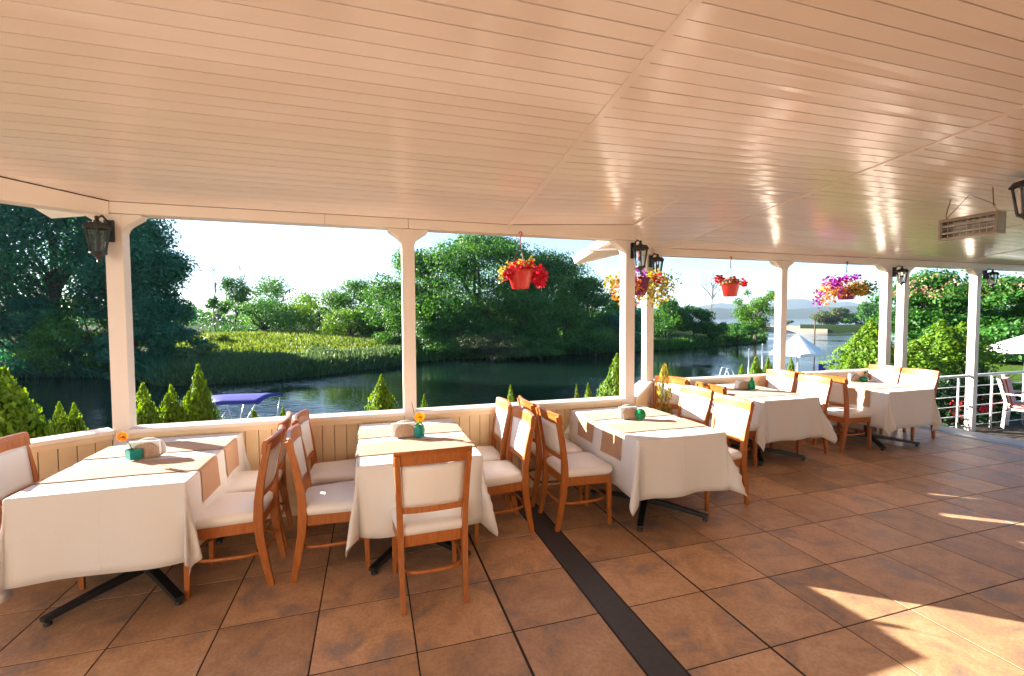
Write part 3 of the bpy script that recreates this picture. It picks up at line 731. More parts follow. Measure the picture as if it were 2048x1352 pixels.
a = jar_flower(j1, 'square', 'square teal glass jar holding a drooping dry yellow flower'); flower(a, (0, 0, .03), (-.05, -.01, .155), .036, 'petal_orange', (.01, 0))
a = jar_flower(j2, 'teal', 'teal glass jar with a yellow sunflower and green leaves'); flower(a, (0, 0, .03), (0, -.01, .155), .042, 'petal_yellow')
leaf_mesh('leaves', np.array([(.02*math.cos(k), .02*math.sin(k), .085+.012*(k % 3)) for k in range(9)]), np.array([(math.cos(k), math.sin(k)-.4, .6) for k in range(9)]), np.full(9, .045), 'leaf_light', a)
MB().sweep([(-.02, .0, .07), (-.035, .01, .17), (-.055, .0, .265)], (.002, .002)).build('twig', 'cord', a)
jar_flower(j3, 'round', 'round green glass jar standing before a napkin holder by the bend')
jar_flower(j4, 'bottle', 'small green glass bottle on the table beside the small red basket')
a = jar_flower(j5, 'bowl', 'low green glass bowl with a sprig on the last table'); flower(a, (0, 0, .03), (.01, 0, .12), .02, 'leaf_mid')

# ---------------------------------------------------------------- lanterns
def lantern(loc, s, rz, label, bracket=True):
    o = empty('lantern', loc, rz); tag(o, label, 'lantern', 'black wall lanterns')
    def L(prof, n=6): return MB().lathe([(a*s, b*s) for a, b in prof], n)
    L([(.020, .035), (.060, .028), (.080, .0), (.078, -.008), (.05, -.006), (.01, .02)], 6).build('roof_cap', 'metal_black', o)
    L([(.004, .075), (.014, .066), (.010, .05), (.026, .034), (.02, .032)], 10).build('finial', 'metal_black', o)
    L([(.061, -.009), (.040, -.150), (.038, -.150), (.058, -.009)], 6).build('glass', 'lamp_glass', o)
    for k in range(6):
        a = math.pi*2*k/6; c, q = math.cos(a), math.sin(a)
        MB().sweep([(.064*c*s, .064*q*s, -.006*s), (.042*c*s, .042*q*s, -.152*s)], (.0045*s, .0045*s)).build('frame_bar', 'metal_black', o)
    L([(.046, -.150), (.046, -.162), (.02, -.178), (.006, -.200), (.009, -.212), (.002, -.225)], 10).build('bottom_finial', 'metal_black', o)
    L([(.014, -.15), (.016, -.08), (.006, -.05)], 8).build('bulb', 'uphol', o)
    if bracket:
        MB().sweep([(0, .0, .06*s), (0, .05*s, .085*s), (0, .10*s, .06*s), (0, .115*s, .0), (0, .10*s, -.03*s)], (.007*s, .007*s), nseg=6, square=False, up=(1, 0, 0)).build('arm', 'metal_black', o)
        MB().box(-.028*s, .028*s, .105*s, .122*s, -.07*s, .07*s).build('wall_plate', 'metal_black', o, bevel=.004)
    return o
lantern((-1.865, 4.20-.115*1.15, 2.325), 1.15, R(-6), 'black lantern on the corner post beside the big dark trees')
lantern((P3[0]+.03, 4.203-.115*1.15, 2.355), 1.15, 0, 'black lantern on the post at the near end of the slanting wall')
lantern((3.545, 5.253-.118*1.1, 2.40), 1.1, R(8), 'black lantern on the post right behind the purple flower basket')
lantern((7.98+.02, 5.253-.12*1.1, 2.375), 1.1, R(-10), 'black lantern between the two close posts by the garden')
lantern((10.20, 5.253-.12*1.1, 2.385), 1.1, R(-18), 'black lantern on the railing post out towards the garden')
lz = at_y(2058, 372, 2.45)
lantern(tuple(lz), 1.5, 0, 'large black lantern hanging from the ceiling beside the heater', bracket=False)
MB().sweep([(0, 0, .1), (0, 0, ceil_z(lz[0], lz[1])-lz[2])], (.004, .004)).build('hanging_rod', 'metal_black', [o for o in bpy.data.objects if o.name.startswith('lantern')][-1])

# ---------------------------------------------------------------- infrared heater on its cord
hl = at_x(1880, 461, 5.42); hr = at_x(2000, 444, 5.42)
ho = empty('patio_heater', (5.42, (hl[1]+hr[1])/2, (hl[2]+hr[2])/2)); tag(ho, 'brown infrared heater hanging by thin cords from the ceiling', 'heater')
hh = (hl[1]-hr[1])/2; y0 = ho.location[1]; z0 = ho.location[2]
for nm, a in (('top_case', (-.03, .09, -hh, hh, .072, .10)), ('bottom_case', (-.03, .09, -hh, hh, -.10, -.078)), ('back_case', (.07, .09, -hh, hh, -.077, .071)),
              ('end_case', (-.03, .069, -hh, -hh+.022, -.077, .071)), ('end_case', (-.03, .069, hh-.022, hh, -.077, .071))):
    MB().box(*a).build(nm, 'heater', ho, bevel=.003)
MB().box(.04, .05, -hh+.024, hh-.024, -.074, .069).build('reflector', 'heat_el', ho)
for z in(-.035, .03): MB().sweep([(.0, -hh+.024, z), (.0, hh-.024, z)], (.008, .008), nseg=8, square=False).build('heating_tube', 'uphol', ho)
for k in range(9): MB().box(-.028, -.024, -hh+.03+k*(2*hh-.06)/8-.0015, -hh+.03+k*(2*hh-.06)/8+.0015, -.077, .071).build('guard_wire', 'steel', ho)
for z in(-.04, .0, .04): MB().box(-.0275, -.0245, -hh+.023, hh-.023, z-.0015, z+.0015).build('guard_wire', 'steel', ho)
for yy in(-hh+.03, hh-.03):
    top = ceil_z(5.42, y0+yy*.8)-z0
    MB().sweep([(.03, yy, .10), (.0, yy*.9, .16), (.02, yy*.8, top)], (.003, .003)).build('cord', 'cord', ho)
MB().sweep([(.03, hh-.03, .11), (.0, 0.0, ceil_z(5.42, y0)-z0-.01), (.02, -hh+.04, .16)], (.0022, .0022)).build('cord', 'cord', ho)

# ---------------------------------------------------------------- hanging baskets
def basket(hook, ztop, rt, rb, zb, pot, label, plants, wires='cord', hang=True):
    """hook (x,y,z) on the beam, pot rim at ztop"""
    o = empty('hanging_basket', (hook[0], hook[1], zb)); tag(o, label, 'flower basket', 'flower baskets hanging from the beams')
    h = ztop-zb
    MB().lathe([(rb, 0), (rt, h), (rt*1.06, h+.004), (rt*1.06, h+.022), (rt*.96, h+.022), (rt*.94, h-.01), (rb*.9, .01)], 20).build('pot', pot, o, True)
    MB().lathe([(.001, h-.018), (rt*.93, h-.016), (rt*.93, h-.012), (.001, h-.006)], 14).build('soil', 'soil', o)
    hz = hook[2]-zb
    for k in range(3):
        a = 2*math.pi*k/3+.6; MB().sweep([(rt*math.cos(a), rt*math.sin(a), h), (0, 0, hz-.12)], (.0022, .0022)).build('wire', wires, o)
    MB().sweep([(0, 0, hz-.12), (0, 0, hz-.05), (.012, 0, hz-.02), (.020, 0, hz-.005), (.008, 0, hz+.012), (-.010, 0, hz+.004), (-.012, 0, hz-.012)], (.0055, .0055), nseg=6, square=False, up=(0, 1, 0)).build('hook', 'red_pot' if wires == 'cord' else 'metal_black', o)
    for nm, m_, n, fn, sz in plants:
        c = np.array([fn() for _ in range(n)]); leaf_mesh(nm, c, sph(n)+np.array([-.2, -.4, .5]), rng.uniform(sz*.7, sz*1.3, n), m_, o, None, .75)
    return o
def blob(cx, cy, cz, rx, ry, rz): 
    def f():
        d = rng.normal(size=3); d /= np.linalg.norm(d); q = rng.random()**.4; return (cx+d[0]*rx*q, cy+d[1]*ry*q, cz+d[2]*rz*q)
    return f
basket((1.381, 4.195, 2.475), 2.10, .125, .080, 1.945, 'red_pot', 'red hanging basket with red petunias spilling over one side, above the parapet',
       [('foliage', 'leaf_yellow', 150, blob(0, 0, .20, .17, .15, .08), .035), ('foliage', 'leaf_yellow', 50, blob(-.19, 0, .13, .035, .06, .10), .03), ('foliage', 'leaf_yellow', 30, blob(.09, -.05, .26, .035, .05, .06), .03),
        ('blossoms', 'petal_red', 190, blob(.19, 0, .12, .085, .08, .115), .045), ('blossoms', 'petal_red', 150, blob(.02, -.04, .20, .16, .1, .07), .042), ('blossoms', 'petal_red', 60, blob(-.13, -.04, .12, .06, .06, .06), .04)])
basket((3.02, 4.74, 2.47), 2.11, .13, .085, 1.93, 'purple_pot', 'purple hanging basket overflowing with yellow leaves in front of the slanting wall',
       [('foliage', 'petal_orange', 480, blob(-.13, 0, .08, .22, .2, .24), .042), ('foliage', 'leaf_yellow', 560, blob(.24, 0, .08, .24, .2, .23), .042), ('foliage', 'leaf_mid', 60, blob(.44, 0, .17, .17, .1, .17), .03),
        ('blossoms', 'petal_purple', 70, blob(-.08, -.12, .24, .13, .08, .1), .05), ('blossoms', 'petal_red', 26, blob(.16, -.14, .2, .09, .05, .06), .045), ('foliage', 'leaf_yellow', 80, blob(-.36, 0, .14, .09, .1, .12), .045)])
basket((4.81, 5.245, 2.497), 2.115, .118, .085, 1.955, 'red_pot', 'small red hanging pot with a few red blossoms over the bottle table',
       [('foliage', 'leaf_yellow', 130, blob(0, 0, .20, .19, .13, .07), .04), ('blossoms', 'petal_red', 50, blob(-.19, 0, .24, .07, .06, .06), .05), ('blossoms', 'petal_red', 30, blob(.23, 0, .19, .055, .05, .06), .05), ('blossoms', 'petal_red', 40, blob(0, -.06, .22, .10, .05, .05), .045)])
basket((6.995, 5.245, 2.497), 2.06, .14, .10, 1.93, 'purple_pot', 'wide trailing hanging basket of orange and violet flowers near the garden',
       [('foliage', 'petal_orange', 560, blob(-.04, 0, .16, .50, .2, .14), .042), ('foliage', 'leaf_yellow', 200, blob(.05, -.1, .15, .16, .12, .10), .045), ('foliage', 'leaf_olive', 260, blob(.38, 0, .18, .25, .16, .14), .045),
        ('blossoms', 'petal_purple', 120, blob(-.28, -.02, .24, .22, .12, .12), .055), ('blossoms', 'petal_purple', 80, blob(.05, -.03, .33, .2, .1, .06), .05), ('foliage', 'petal_orange', 120, blob(-.42, 0, .04, .2, .12, .14), .045), ('blossoms', 'petal_purple', 40, blob(-.55, 0, .0, .1, .08, .16), .045)], 'metal_black')

# ---------------------------------------------------------------- railing beside the garden
rl = empty('metal_railing', (8.4, 5.31, -.36)); tag(rl, 'white metal railing with thin horizontal bars beside the garden', 'railing')
def tube(nm, a, b, r_, m, parent, n=10): return MB().sweep([a, b], (r_, r_), nseg=n, square=False).build(nm, m, parent, True)
tube('handrail', (0, 0, .97), (5.6, 0, 1.0), .026, 'rail', rl)
for k in range(5): tube('rail_bar', (0, 0, .10+.172*k), (5.6, 0, .10+.177*k), .008, 'rail', rl)
for x in(1.38, 2.28, 3.2, 4.1, 5.0): tube('rail_post', (x, 0, 0), (x, 0, .97), .017, 'rail', rl)

# striped garden chair
gx = at_z(2062, 862, -.36)
gc = empty('garden_chair', (gx[0], gx[1], -.36), R(200)); tag(gc, 'white garden chair with red and white striped cushion beyond the railing', 'chair')
m, n, l, b = newmat('striped_cushion'); M['stripe'] = m
tc = n.new('ShaderNodeTexCoord'); wv = n.new('ShaderNodeTexWave'); wv.inputs['Scale'].default_value = 5.2; wv.bands_direction = 'X'
l.new(tc.outputs['Object'], wv.inputs['Vector']); rp = n.new('ShaderNodeValToRGB'); rp.color_ramp.interpolation = 'CONSTANT'
rp.color_ramp.elements[0].color = (.45, .03, .03, 1); rp.color_ramp.elements[1].position = .62; rp.color_ramp.elements[1].color = (.75, .68, .6, 1)
l.new(wv.outputs[0], rp.inputs[0]); l.new(rp.outputs[0], b.inputs['Base Color']); b.inputs['Roughness'].default_value = .8
MB().box(-.27, .27, -.27, .27, .36, .40).build('seat_frame', 'white_gel', gc, bevel=.01)
MB().box(-.26, .26, -.25, .26, .402, .47).build('seat_cushion', 'stripe', gc, bevel=.025)
MB().hexa([(-.26, -.27, .475), (.26, -.27, .475), (.26, -.21, .475), (-.26, -.21, .475), (-.26, -.36, .90), (.26, -.36, .90), (.26, -.30, .91), (-.26, -.30, .91)]).build('back_cushion', 'stripe', gc, bevel=.02)
for sx in(-1, 1):
    MB().sweep([(sx*.29, .25, 0), (sx*.28, .24, .62)], (.022, .022), up=(0, 1, 0)).build('leg', 'white_gel', gc, bevel=.005)
    MB().sweep([(sx*.29, -.32, 0), (sx*.28, -.29, .5), (sx*.28, -.40, .95)], (.022, .022), up=(0, 1, 0)).build('leg', 'white_gel', gc, bevel=.005)
    MB().sweep([(sx*.285, .27, .63), (sx*.285, -.30, .65)], (.03, .014)).build('armrest', 'white_gel', gc, bevel=.005)

# ================================================================== VEGETATION
def limb(mb, a, b, r0, r1, k=4, wob=.08):
    a = np.array(a, float); b = np.array(b, float); L = np.linalg.norm(b-a); pts = []
    for i in range(k+1):
        t = i/k; p = a+(b-a)*t
        if 0 < i < k: p = p+rng.normal(size=3)*L*wob*.5
        pts.append(p)
    mb.sweep(pts, [(r0+(r1-r0)*i/k,)*2 for i in range(k+1)], nseg=6, square=False)
    return pts
def tree(name, label, px, D, ytop, wpx, m, nleaf, ls, zb=None, low=.12, group='trees along the far bank', nl=34, lobe=(.24, .42), shape='round', ycen=None, cat='tree', bark='bark', lean=0.):
    g = at_d(px, 640, D); top = at_d(px, ytop, D)[2]; zb = WATER+1.0 if zb is None else zb
    h = top-zb; w = wpx/F*D/2
    o = empty(name, (g[0], g[1], zb)); tag(o, label, cat, group)
    z0 = h*low; cz = (h+z0)/2; rz = (h-z0)/2
    lob = []
    for _ in range(nl):
        d = rng.normal(size=3); d /= np.linalg.norm(d); q = rng.random()**.35*.78
        p = np.array([d[0]*w*q, d[1]*w*q, cz+d[2]*rz*q])
        if shape == 'wide': p[2] = cz+abs(d[2])*rz*q*.9
        if shape == 'dome':
            t_ = rng.random()**.8; a = rng.uniform(0, 6.283); rp_ = w*math.sqrt(max(0., 1-(max(0, t_-.25)/.75)**3))*.82*rng.random()**.42
            p = np.array([rp_*math.cos(a), rp_*math.sin(a), h*(.06+.90*t_)])
        rr = rng.uniform(*lobe); lob.append((p, np.array([w*rr, w*rr, min(rz, w)*rr*(.55 if shape == 'wide' else .85)])))
    vol = np.array([np.prod(r_)**.67 for _, r_ in lob]); cnt = np.maximum(20, (nleaf*vol/vol.sum()).astype(int))
    C_, N_, T_, A_ = [], [], [], []
    for (p, r_), k in zip(lob, cnt):
        d = sph(k); q = np.clip(.80+rng.normal(size=(k, 1))*.22, .15, 1.25); c = p+d*r_*q
        c[:, 2] = np.maximum(c[:, 2], .15)
        C_.append(c); N_.append(d*.8+sph(k)*.7+np.array([0, 0, .35])); T_.append(np.clip(rng.uniform(.15, .75)+rng.normal(size=k)*.2, 0, 1))
    c = np.concatenate(C_)
    leaf_mesh('crown', c, np.concatenate(N_), rng.uniform(ls*.6, ls*1.35, len(c)), m, o, np.concatenate(T_), .7)
    mb = MB(); tr = max(.05, w*.05); tp = (lean*w, 0, z0+rz*.9); limb(mb, (0, 0, -.4), tp, tr*1.4, tr*.5, 5, .04)
    for p, r_ in lob[:12]:
        f_ = rng.uniform(.25, .8); limb(mb, (lean*w*f_, 0, z0*.6+(z0+rz*.9-z0*.6)*f_*.9), p, tr*.5, tr*.1, 3)
    mb.build('trunk', bark, o)
    return o
# big dark trees at the bend of the river, on the left
GL = 'dark trees overhanging the river bend'
tree('broadleaf_tree', 'tallest dark broadleaf tree overhanging the river beside the corner lantern', 110, 33, 225, 420, 'leaf_dark', 52000, .21, low=.10, group=GL, nl=60, lobe=(.20, .34))
tree('broadleaf_tree', 'dark broadleaf tree at the edge of the view by the corner table', -120, 31, 270, 380, 'leaf_dark', 26000, .22, low=.08, group=GL, nl=45, lobe=(.2, .34))
tree('broadleaf_tree', 'dark rounded tree standing directly behind the corner lantern post', 265, 32, 400, 235, 'leaf_dark', 36000, .19, low=.06, group=GL, nl=46, lobe=(.2, .36))
tree('broadleaf_tree', 'dark green tree whose leafy edge meets the open sky', 335, 35, 470, 120, 'leaf_dark', 16000, .18, low=.04, group=GL, nl=26)
tree('low_bush', 'low dark bush under the big trees at the waterline', 60, 31, 600, 260, 'leaf_dark', 16000, .2, zb=WATER+.1, low=.0, group=GL, nl=50, lobe=(.16, .28), shape='dome', cat='bush')
tree('low_bush', 'low dark bush beside the reeds at the waterline', 300, 30.5, 640, 210, 'leaf_dark', 14000, .19, zb=WATER+.1, low=.0, group=GL, nl=46, lobe=(.16, .28), shape='dome', cat='bush')
tree('low_bush', 'shaggy dark bush leaning over the water behind the corner post', 195, 31.5, 590, 230, 'leaf_mid', 14000, .19, zb=WATER+.1, low=.0, group=GL, nl=46, lobe=(.16, .28), shape='dome', cat='bush')
# centre mass
GC = 'large round trees on the far bank'
tree('broadleaf_tree', 'largest round green tree across the river above the red basket', 955, 50, 473, 360, 'leaf_mid', 52000, .235, low=.05, group=GC, nl=105, lobe=(.15, .26), shape='dome')
tree('broadleaf_tree', 'round green tree on the far bank partly behind the plain post', 830, 49, 508, 190, 'leaf_mid', 22000, .235, low=.04, group=GC, nl=56, lobe=(.18, .3), shape='dome')
tree('broadleaf_tree', 'dark round tree on the far bank behind the red basket', 1085, 52, 506, 250, 'leaf_mid', 30000, .235, low=.04, group=GC, nl=70, lobe=(.17, .28), shape='dome')
tree('broadleaf_tree', 'sloping dark tree on the far bank next to the bend post', 1175, 54, 560, 170, 'leaf_mid', 15000, .24, low=.03, group=GC, nl=44, lobe=(.18, .3), shape='dome')
tree('broadleaf_tree', 'small dark tree beside the bend post across the river', 1236, 58, 596, 100, 'leaf_dark', 8000, .25, low=.02, group=GC, nl=24, shape='dome')
tree('low_bush', 'silvery low bush at the waterline under the round trees', 985, 42.5, 668, 170, 'leaf_olive', 5000, .16, zb=WATER+.1, low=0, group=GC, nl=30, shape='dome', cat='bush')
tree('low_bush', 'dark low bush at the waterline under the round trees', 1080, 44, 672, 130, 'leaf_mid', 4500, .17, zb=WATER+.1, low=0, group=GC, nl=20, cat='bush')
tree('low_bush', 'bright overhanging bush below the largest round tree', 890, 43.5, 640, 130, 'leaf_mid', 6000, .18, zb=WATER+.1, low=0, group=GC, nl=20, cat='bush')
tree('low_bush', 'shadowed bush at the end of the reed meadow', 790, 45, 645, 110, 'leaf_mid', 5500, .18, zb=WATER+.1, low=0, group=GC, nl=20, cat='bush')
tree('low_bush', 'dark bush across the river below the bend post', 1190, 47, 650, 140, 'leaf_mid', 5500, .18, zb=WATER+.1, low=0, group=GC, nl=20, cat='bush')
for px, D, yt, wp, m_, lab in((925, 45, 618, 150, 'leaf_mid', 'full green bush hiding the trunk of the largest round tree'), (1035, 46, 612, 160, 'leaf_mid', 'full green bush hanging over the water below the red basket'),
        (1130, 48, 620, 150, 'leaf_mid', 'full dark bush over the water near the bend post'), (860, 45, 625, 120, 'leaf_mid', 'full green bush over the water beside the plain post'), (1225, 51, 630, 130, 'leaf_dark', 'full dark bush over the water behind the bend post')):
    tree('waterside_bush', lab, px, D, yt, wp, m_, 9000, .2, zb=WATER+.1, low=0, group='bushes hanging over the far waterline', nl=44, lobe=(.18, .3), shape='dome', cat='bush')
for px, D, yt, wp, lab in((800, 62, 590, 90, 'plain post and the meadow'), (905, 66, 600, 120, 'largest round tree'), (1020, 68, 590, 120, 'red basket'), (1140, 70, 600, 120, 'bend post eave'), (1260, 70, 618, 110, 'bend post')):
    tree('back_tree', 'darker tree filling the gap behind the far bank by the '+lab, px, D, yt, wp, 'leaf_dark', 6000, .30, low=0, group='back row of trees on the far bank', nl=26, shape='dome')
# behind the meadow
GM = 'shrubs and trees behind the reed meadow'
tree('meadow_tree', 'slender sunlit tree behind the reeds next to the bare trunk', 472, 66, 545, 70, 'leaf_mid', 4000, .26, zb=-.4, low=.25, group=GM, nl=18)
tree('meadow_tree', 'rounded pale green tree behind the reed meadow', 548, 70, 552, 125, 'leaf_mid', 7000, .26, zb=-.4, low=.1, group=GM, nl=36, shape='dome')
tree('meadow_shrub', 'broad dark shrub at the back of the reed meadow', 530, 58, 603, 190, 'leaf_mid', 7500, .24, zb=-.5, low=0, group=GM, nl=36, shape='dome', cat='shrub')
tree('meadow_tree', 'pointed green tree rising over the meadow shrubs', 610, 64, 568, 48, 'leaf_light', 3000, .24, zb=-.4, low=.05, group=GM, nl=16)
tree('meadow_shrub', 'yellow green shrub in the middle of the meadow edge', 645, 60, 582, 150, 'leaf_light', 7000, .24, zb=-.5, low=0, group=GM, nl=36, shape='dome', cat='shrub')
tree('meadow_tree', 'tall green tree at the meadow edge left of the plain post', 715, 58, 562, 125, 'leaf_mid', 7500, .25, zb=-.5, low=.02, group=GM, nl=36, shape='dome')
tree('meadow_shrub', 'dense shrub between the meadow and the round trees', 768, 52, 575, 140, 'leaf_mid', 7500, .24, zb=-.8, low=0, group=GM, nl=36, shape='dome', cat='shrub')
tree('meadow_shrub', 'low bright shrub in front of the meadow trees', 700, 50, 622, 130, 'leaf_light', 5500, .22, zb=-.8, low=0, group=GM, nl=32, shape='dome', cat='shrub')
def bare_tree(px, D, ytop, ybase, label, spread=.25, nb=9, lean=0.):
    g = at_d(px, ybase, D); t = at_d(px, ytop, D); h = t[2]-g[2]; o = empty('bare_tree', tuple(g)); tag(o, label, 'tree', 'bare trees')
    mb = MB(); pts = limb(mb, (0, 0, -1), (lean*h, 0, h), .10, .03, 6, .05); mb.build('trunk', 'dead', o)
    mb = MB()
    for k in range(nb):
        f_ = rng.uniform(.35, .9); a = np.array([lean*h*f_, 0, h*f_]); ang = rng.uniform(0, 6.28); L = h*spread*(1.15-f_)*1.6
        b_ = a+np.array([math.cos(ang)*L*.7, math.sin(ang)*L*.5, L*.9]); pp = limb(mb, a, b_, .05, .015, 3, .15)
        for _ in range(2): limb(mb, pp[2], pp[2]+rng.normal(size=3)*L*.3+np.array([0, 0, L*.3]), .02, .008, 2, .2)
    mb.build('branches', 'dead', o); return o
bare_tree(432, 55, 530, 655, 'bare forked tree standing in the reeds against the sky', nb=10)
bare_tree(484, 66, 515, 620, 'bare tree tip rising above the slender meadow tree', nb=8)
bare_tree(1424, 64, 548, 650, 'thin bare tree by the water beside the small red basket', .35, 14)
tree('meadow_tree', 'small leafy clump halfway up the bare forked tree', 436, 55.5, 592, 46, 'leaf_mid', 1300, .24, zb=-.4, low=.5, group=GM, nl=10)
# right hand bank
GR = 'trees on the bank beyond the bend post'
tree('bank_tree', 'dark leafy tree just beyond the slanting wall', 1335, 62, 592, 90, 'leaf_mid', 8000, .26, low=.02, group=GR, nl=26)
tree('bank_tree', 'dark bushy tree across the water left of the small red basket', 1388, 62, 608, 80, 'leaf_mid', 7000, .26, low=.02, group=GR, nl=24)
tree('bank_tree', 'low dark bush at the foot of the bare tree', 1428, 62, 640, 55, 'leaf_mid', 3500, .24, low=.0, group=GR, nl=18, cat='bush')
tree('bank_tree', 'airy pale green tree by the water right of the small red basket', 1512, 66, 566, 105, 'leaf_light', 5200, .26, low=.06, group=GR, nl=26, lobe=(.16, .3))
tree('bank_tree', 'low hedge of green bushes along the water under the airy tree', 1476, 64, 643, 80, 'leaf_mid', 4500, .24, low=.0, group=GR, nl=20, cat='bush')
tree('spit_tree', 'pale rounded bush on the sandy spit under the trailing basket', 1663, 160, 613, 74, 'leaf_olive', 5000, .6, zb=WATER+.8, low=0, group='bushes on the sandy spit', nl=26)
tree('spit_tree', 'darker bush on the sandy spit beside the pale one', 1712, 155, 620, 60, 'leaf_mid', 3500, .6, zb=WATER+.8, low=0, group='bushes on the sandy spit', nl=20)
tree('spit_tree', 'tall green tree on the spit next to the lantern posts', 1740, 130, 598, 56, 'leaf_mid', 3500, .55, zb=WATER+.8, low=.05, group='bushes on the sandy spit', nl=20)
tree('spit_tree', 'small far bush at the tip of the sand by the hills', 1572, 165, 640, 26, 'leaf_olive', 900, .6, zb=WATER+.8, low=0, group='bushes on the sandy spit', nl=10)
# garden: silk trees with peach blossom, seen past the railing
GG = 'silk trees in the garden'
for px, D, yt, wp, lab in((1868, 24, 552, 210, 'wide silk tree with peach blossoms between the close posts and the railing post'), (2010, 22, 560, 230, 'wide silk tree with peach blossoms to the garden side of the railing post'), (1930, 29, 560, 200, 'dark silk tree standing behind the railing post')):
    o = tree('silk_tree', lab, px, D, yt, wp, 'leaf_mid', 15000, .17, zb=-.45, low=.16, group=GG, nl=46, lobe=(.22, .36), shape='dome')
    w = wp/F*D/2; h = at_d(px, yt, D)[2]+.45; c = []
    for k in range(15):
        a = rng.uniform(2.6, 6.8); q = rng.uniform(.25, 1.0); c0 = np.array([w*1.03*q*math.cos(a), w*1.03*q*math.sin(a), h*(1.0-.40*q*q)])
        for _ in range(28): c.append(tuple(c0+rng.normal(size=3)*np.array([.30, .22, .10])))
    leaf_mesh('blossoms', np.array(c), sph(420)+np.array([-.3, -.6, .6]), rng.uniform(.08, .17, 420), 'petal_peach', o)

# ---------------------------------------------------------------- thuja shrubs: three shapes, copied
def thuja_mesh(seed, n, rad=.28):
    """a flame-shaped main spire with smaller spires leaning out of it"""
    r_ = np.random.default_rng(seed); sp = [(0, 0, 0., 1., .72)]
    for k in range(13):
        a = r_.uniform(0, 6.28); q = r_.uniform(.3, 1.0); sp.append((q*rad*.75*math.cos(a), q*rad*.75*math.sin(a), r_.uniform(0, .5), r_.uniform(.8, 1.0)*(1.08-q*.42), r_.uniform(.42, .66)))
    wts = np.array([s_[3]*s_[4] for s_ in sp]); wts /= wts.sum(); C_, N_, L_ = [], [], []
    for (x, y, z0, hh, ww), f_ in zip(sp, wts):
        k = int(n*f_); z = r_.random(k)**1.1; a = r_.uniform(0, 6.283, k)
        prof = np.minimum(1, .6+z*3)*(1-z**2.6); lump = 1+.2*np.sin(a*3+z*13+x*40)+.15*np.sin(a*5-z*23)+r_.normal(size=k)*.12
        q = np.clip(r_.random(k)**.3, .3, 1)*prof*rad*ww*lump+.006
        C_.append(np.stack([x*(1-.5*z)+q*np.cos(a), y*(1-.5*z)+q*np.sin(a), z0+z*hh*(1-z0)], 1))
        N_.append(np.stack([np.cos(a), np.sin(a), .3+0*a], 1)+r_.normal(size=(k, 3))*.5); L_.append(np.stack([np.cos(a)*.6, np.sin(a)*.6, 1+0*a], 1)+r_.normal(size=(k, 3))*.3)
    return np.concatenate(C_), np.concatenate(N_), np.concatenate(L_)
TH = []
for s_, n in((1, 11000), (2, 10000), (3, 9000)):
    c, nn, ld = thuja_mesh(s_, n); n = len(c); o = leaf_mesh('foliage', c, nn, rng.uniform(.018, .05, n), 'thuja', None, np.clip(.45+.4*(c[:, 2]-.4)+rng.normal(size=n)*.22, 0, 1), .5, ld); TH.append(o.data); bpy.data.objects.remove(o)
stem_me = MB().lathe([(.03, -.1), (.022, .4), (.008, .9)], 6).build('stem', 'bark'); stem_d = stem_me.data; bpy.data.objects.remove(stem_me)
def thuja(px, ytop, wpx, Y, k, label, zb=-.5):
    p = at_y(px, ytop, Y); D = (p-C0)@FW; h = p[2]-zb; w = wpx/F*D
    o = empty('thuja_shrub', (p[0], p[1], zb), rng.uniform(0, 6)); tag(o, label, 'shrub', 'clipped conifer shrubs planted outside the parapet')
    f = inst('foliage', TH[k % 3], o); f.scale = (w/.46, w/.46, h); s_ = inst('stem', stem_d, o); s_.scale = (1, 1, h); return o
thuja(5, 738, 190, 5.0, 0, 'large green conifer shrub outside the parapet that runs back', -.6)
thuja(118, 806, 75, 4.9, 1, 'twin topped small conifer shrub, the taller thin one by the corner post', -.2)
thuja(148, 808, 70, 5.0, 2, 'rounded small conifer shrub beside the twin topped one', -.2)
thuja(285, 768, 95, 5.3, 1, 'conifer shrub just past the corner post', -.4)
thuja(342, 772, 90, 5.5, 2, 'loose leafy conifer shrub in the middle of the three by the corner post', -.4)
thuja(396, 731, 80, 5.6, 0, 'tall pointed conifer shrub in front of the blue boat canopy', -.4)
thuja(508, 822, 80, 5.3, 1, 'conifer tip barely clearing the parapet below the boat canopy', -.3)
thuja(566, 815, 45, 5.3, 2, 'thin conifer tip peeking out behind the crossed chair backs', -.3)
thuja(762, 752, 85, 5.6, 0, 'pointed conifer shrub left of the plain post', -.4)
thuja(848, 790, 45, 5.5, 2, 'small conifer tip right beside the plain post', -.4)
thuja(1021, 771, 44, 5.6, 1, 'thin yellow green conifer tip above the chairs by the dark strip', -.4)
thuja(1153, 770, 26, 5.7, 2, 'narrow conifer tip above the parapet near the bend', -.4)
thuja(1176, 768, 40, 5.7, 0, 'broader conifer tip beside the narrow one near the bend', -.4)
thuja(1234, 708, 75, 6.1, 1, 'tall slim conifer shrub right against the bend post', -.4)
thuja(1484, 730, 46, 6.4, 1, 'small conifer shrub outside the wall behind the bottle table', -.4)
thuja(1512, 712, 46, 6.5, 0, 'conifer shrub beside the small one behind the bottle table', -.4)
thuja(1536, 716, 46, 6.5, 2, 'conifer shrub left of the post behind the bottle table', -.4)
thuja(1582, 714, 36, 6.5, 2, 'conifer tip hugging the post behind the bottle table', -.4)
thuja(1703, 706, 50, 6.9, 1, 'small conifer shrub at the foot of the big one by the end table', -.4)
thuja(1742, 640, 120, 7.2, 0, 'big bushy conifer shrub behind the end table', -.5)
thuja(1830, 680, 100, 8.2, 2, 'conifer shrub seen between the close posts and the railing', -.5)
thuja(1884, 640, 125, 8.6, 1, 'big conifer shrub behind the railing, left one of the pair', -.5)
thuja(1926, 645, 110, 9.2, 0, 'big conifer shrub behind the railing next to the post', -.5)

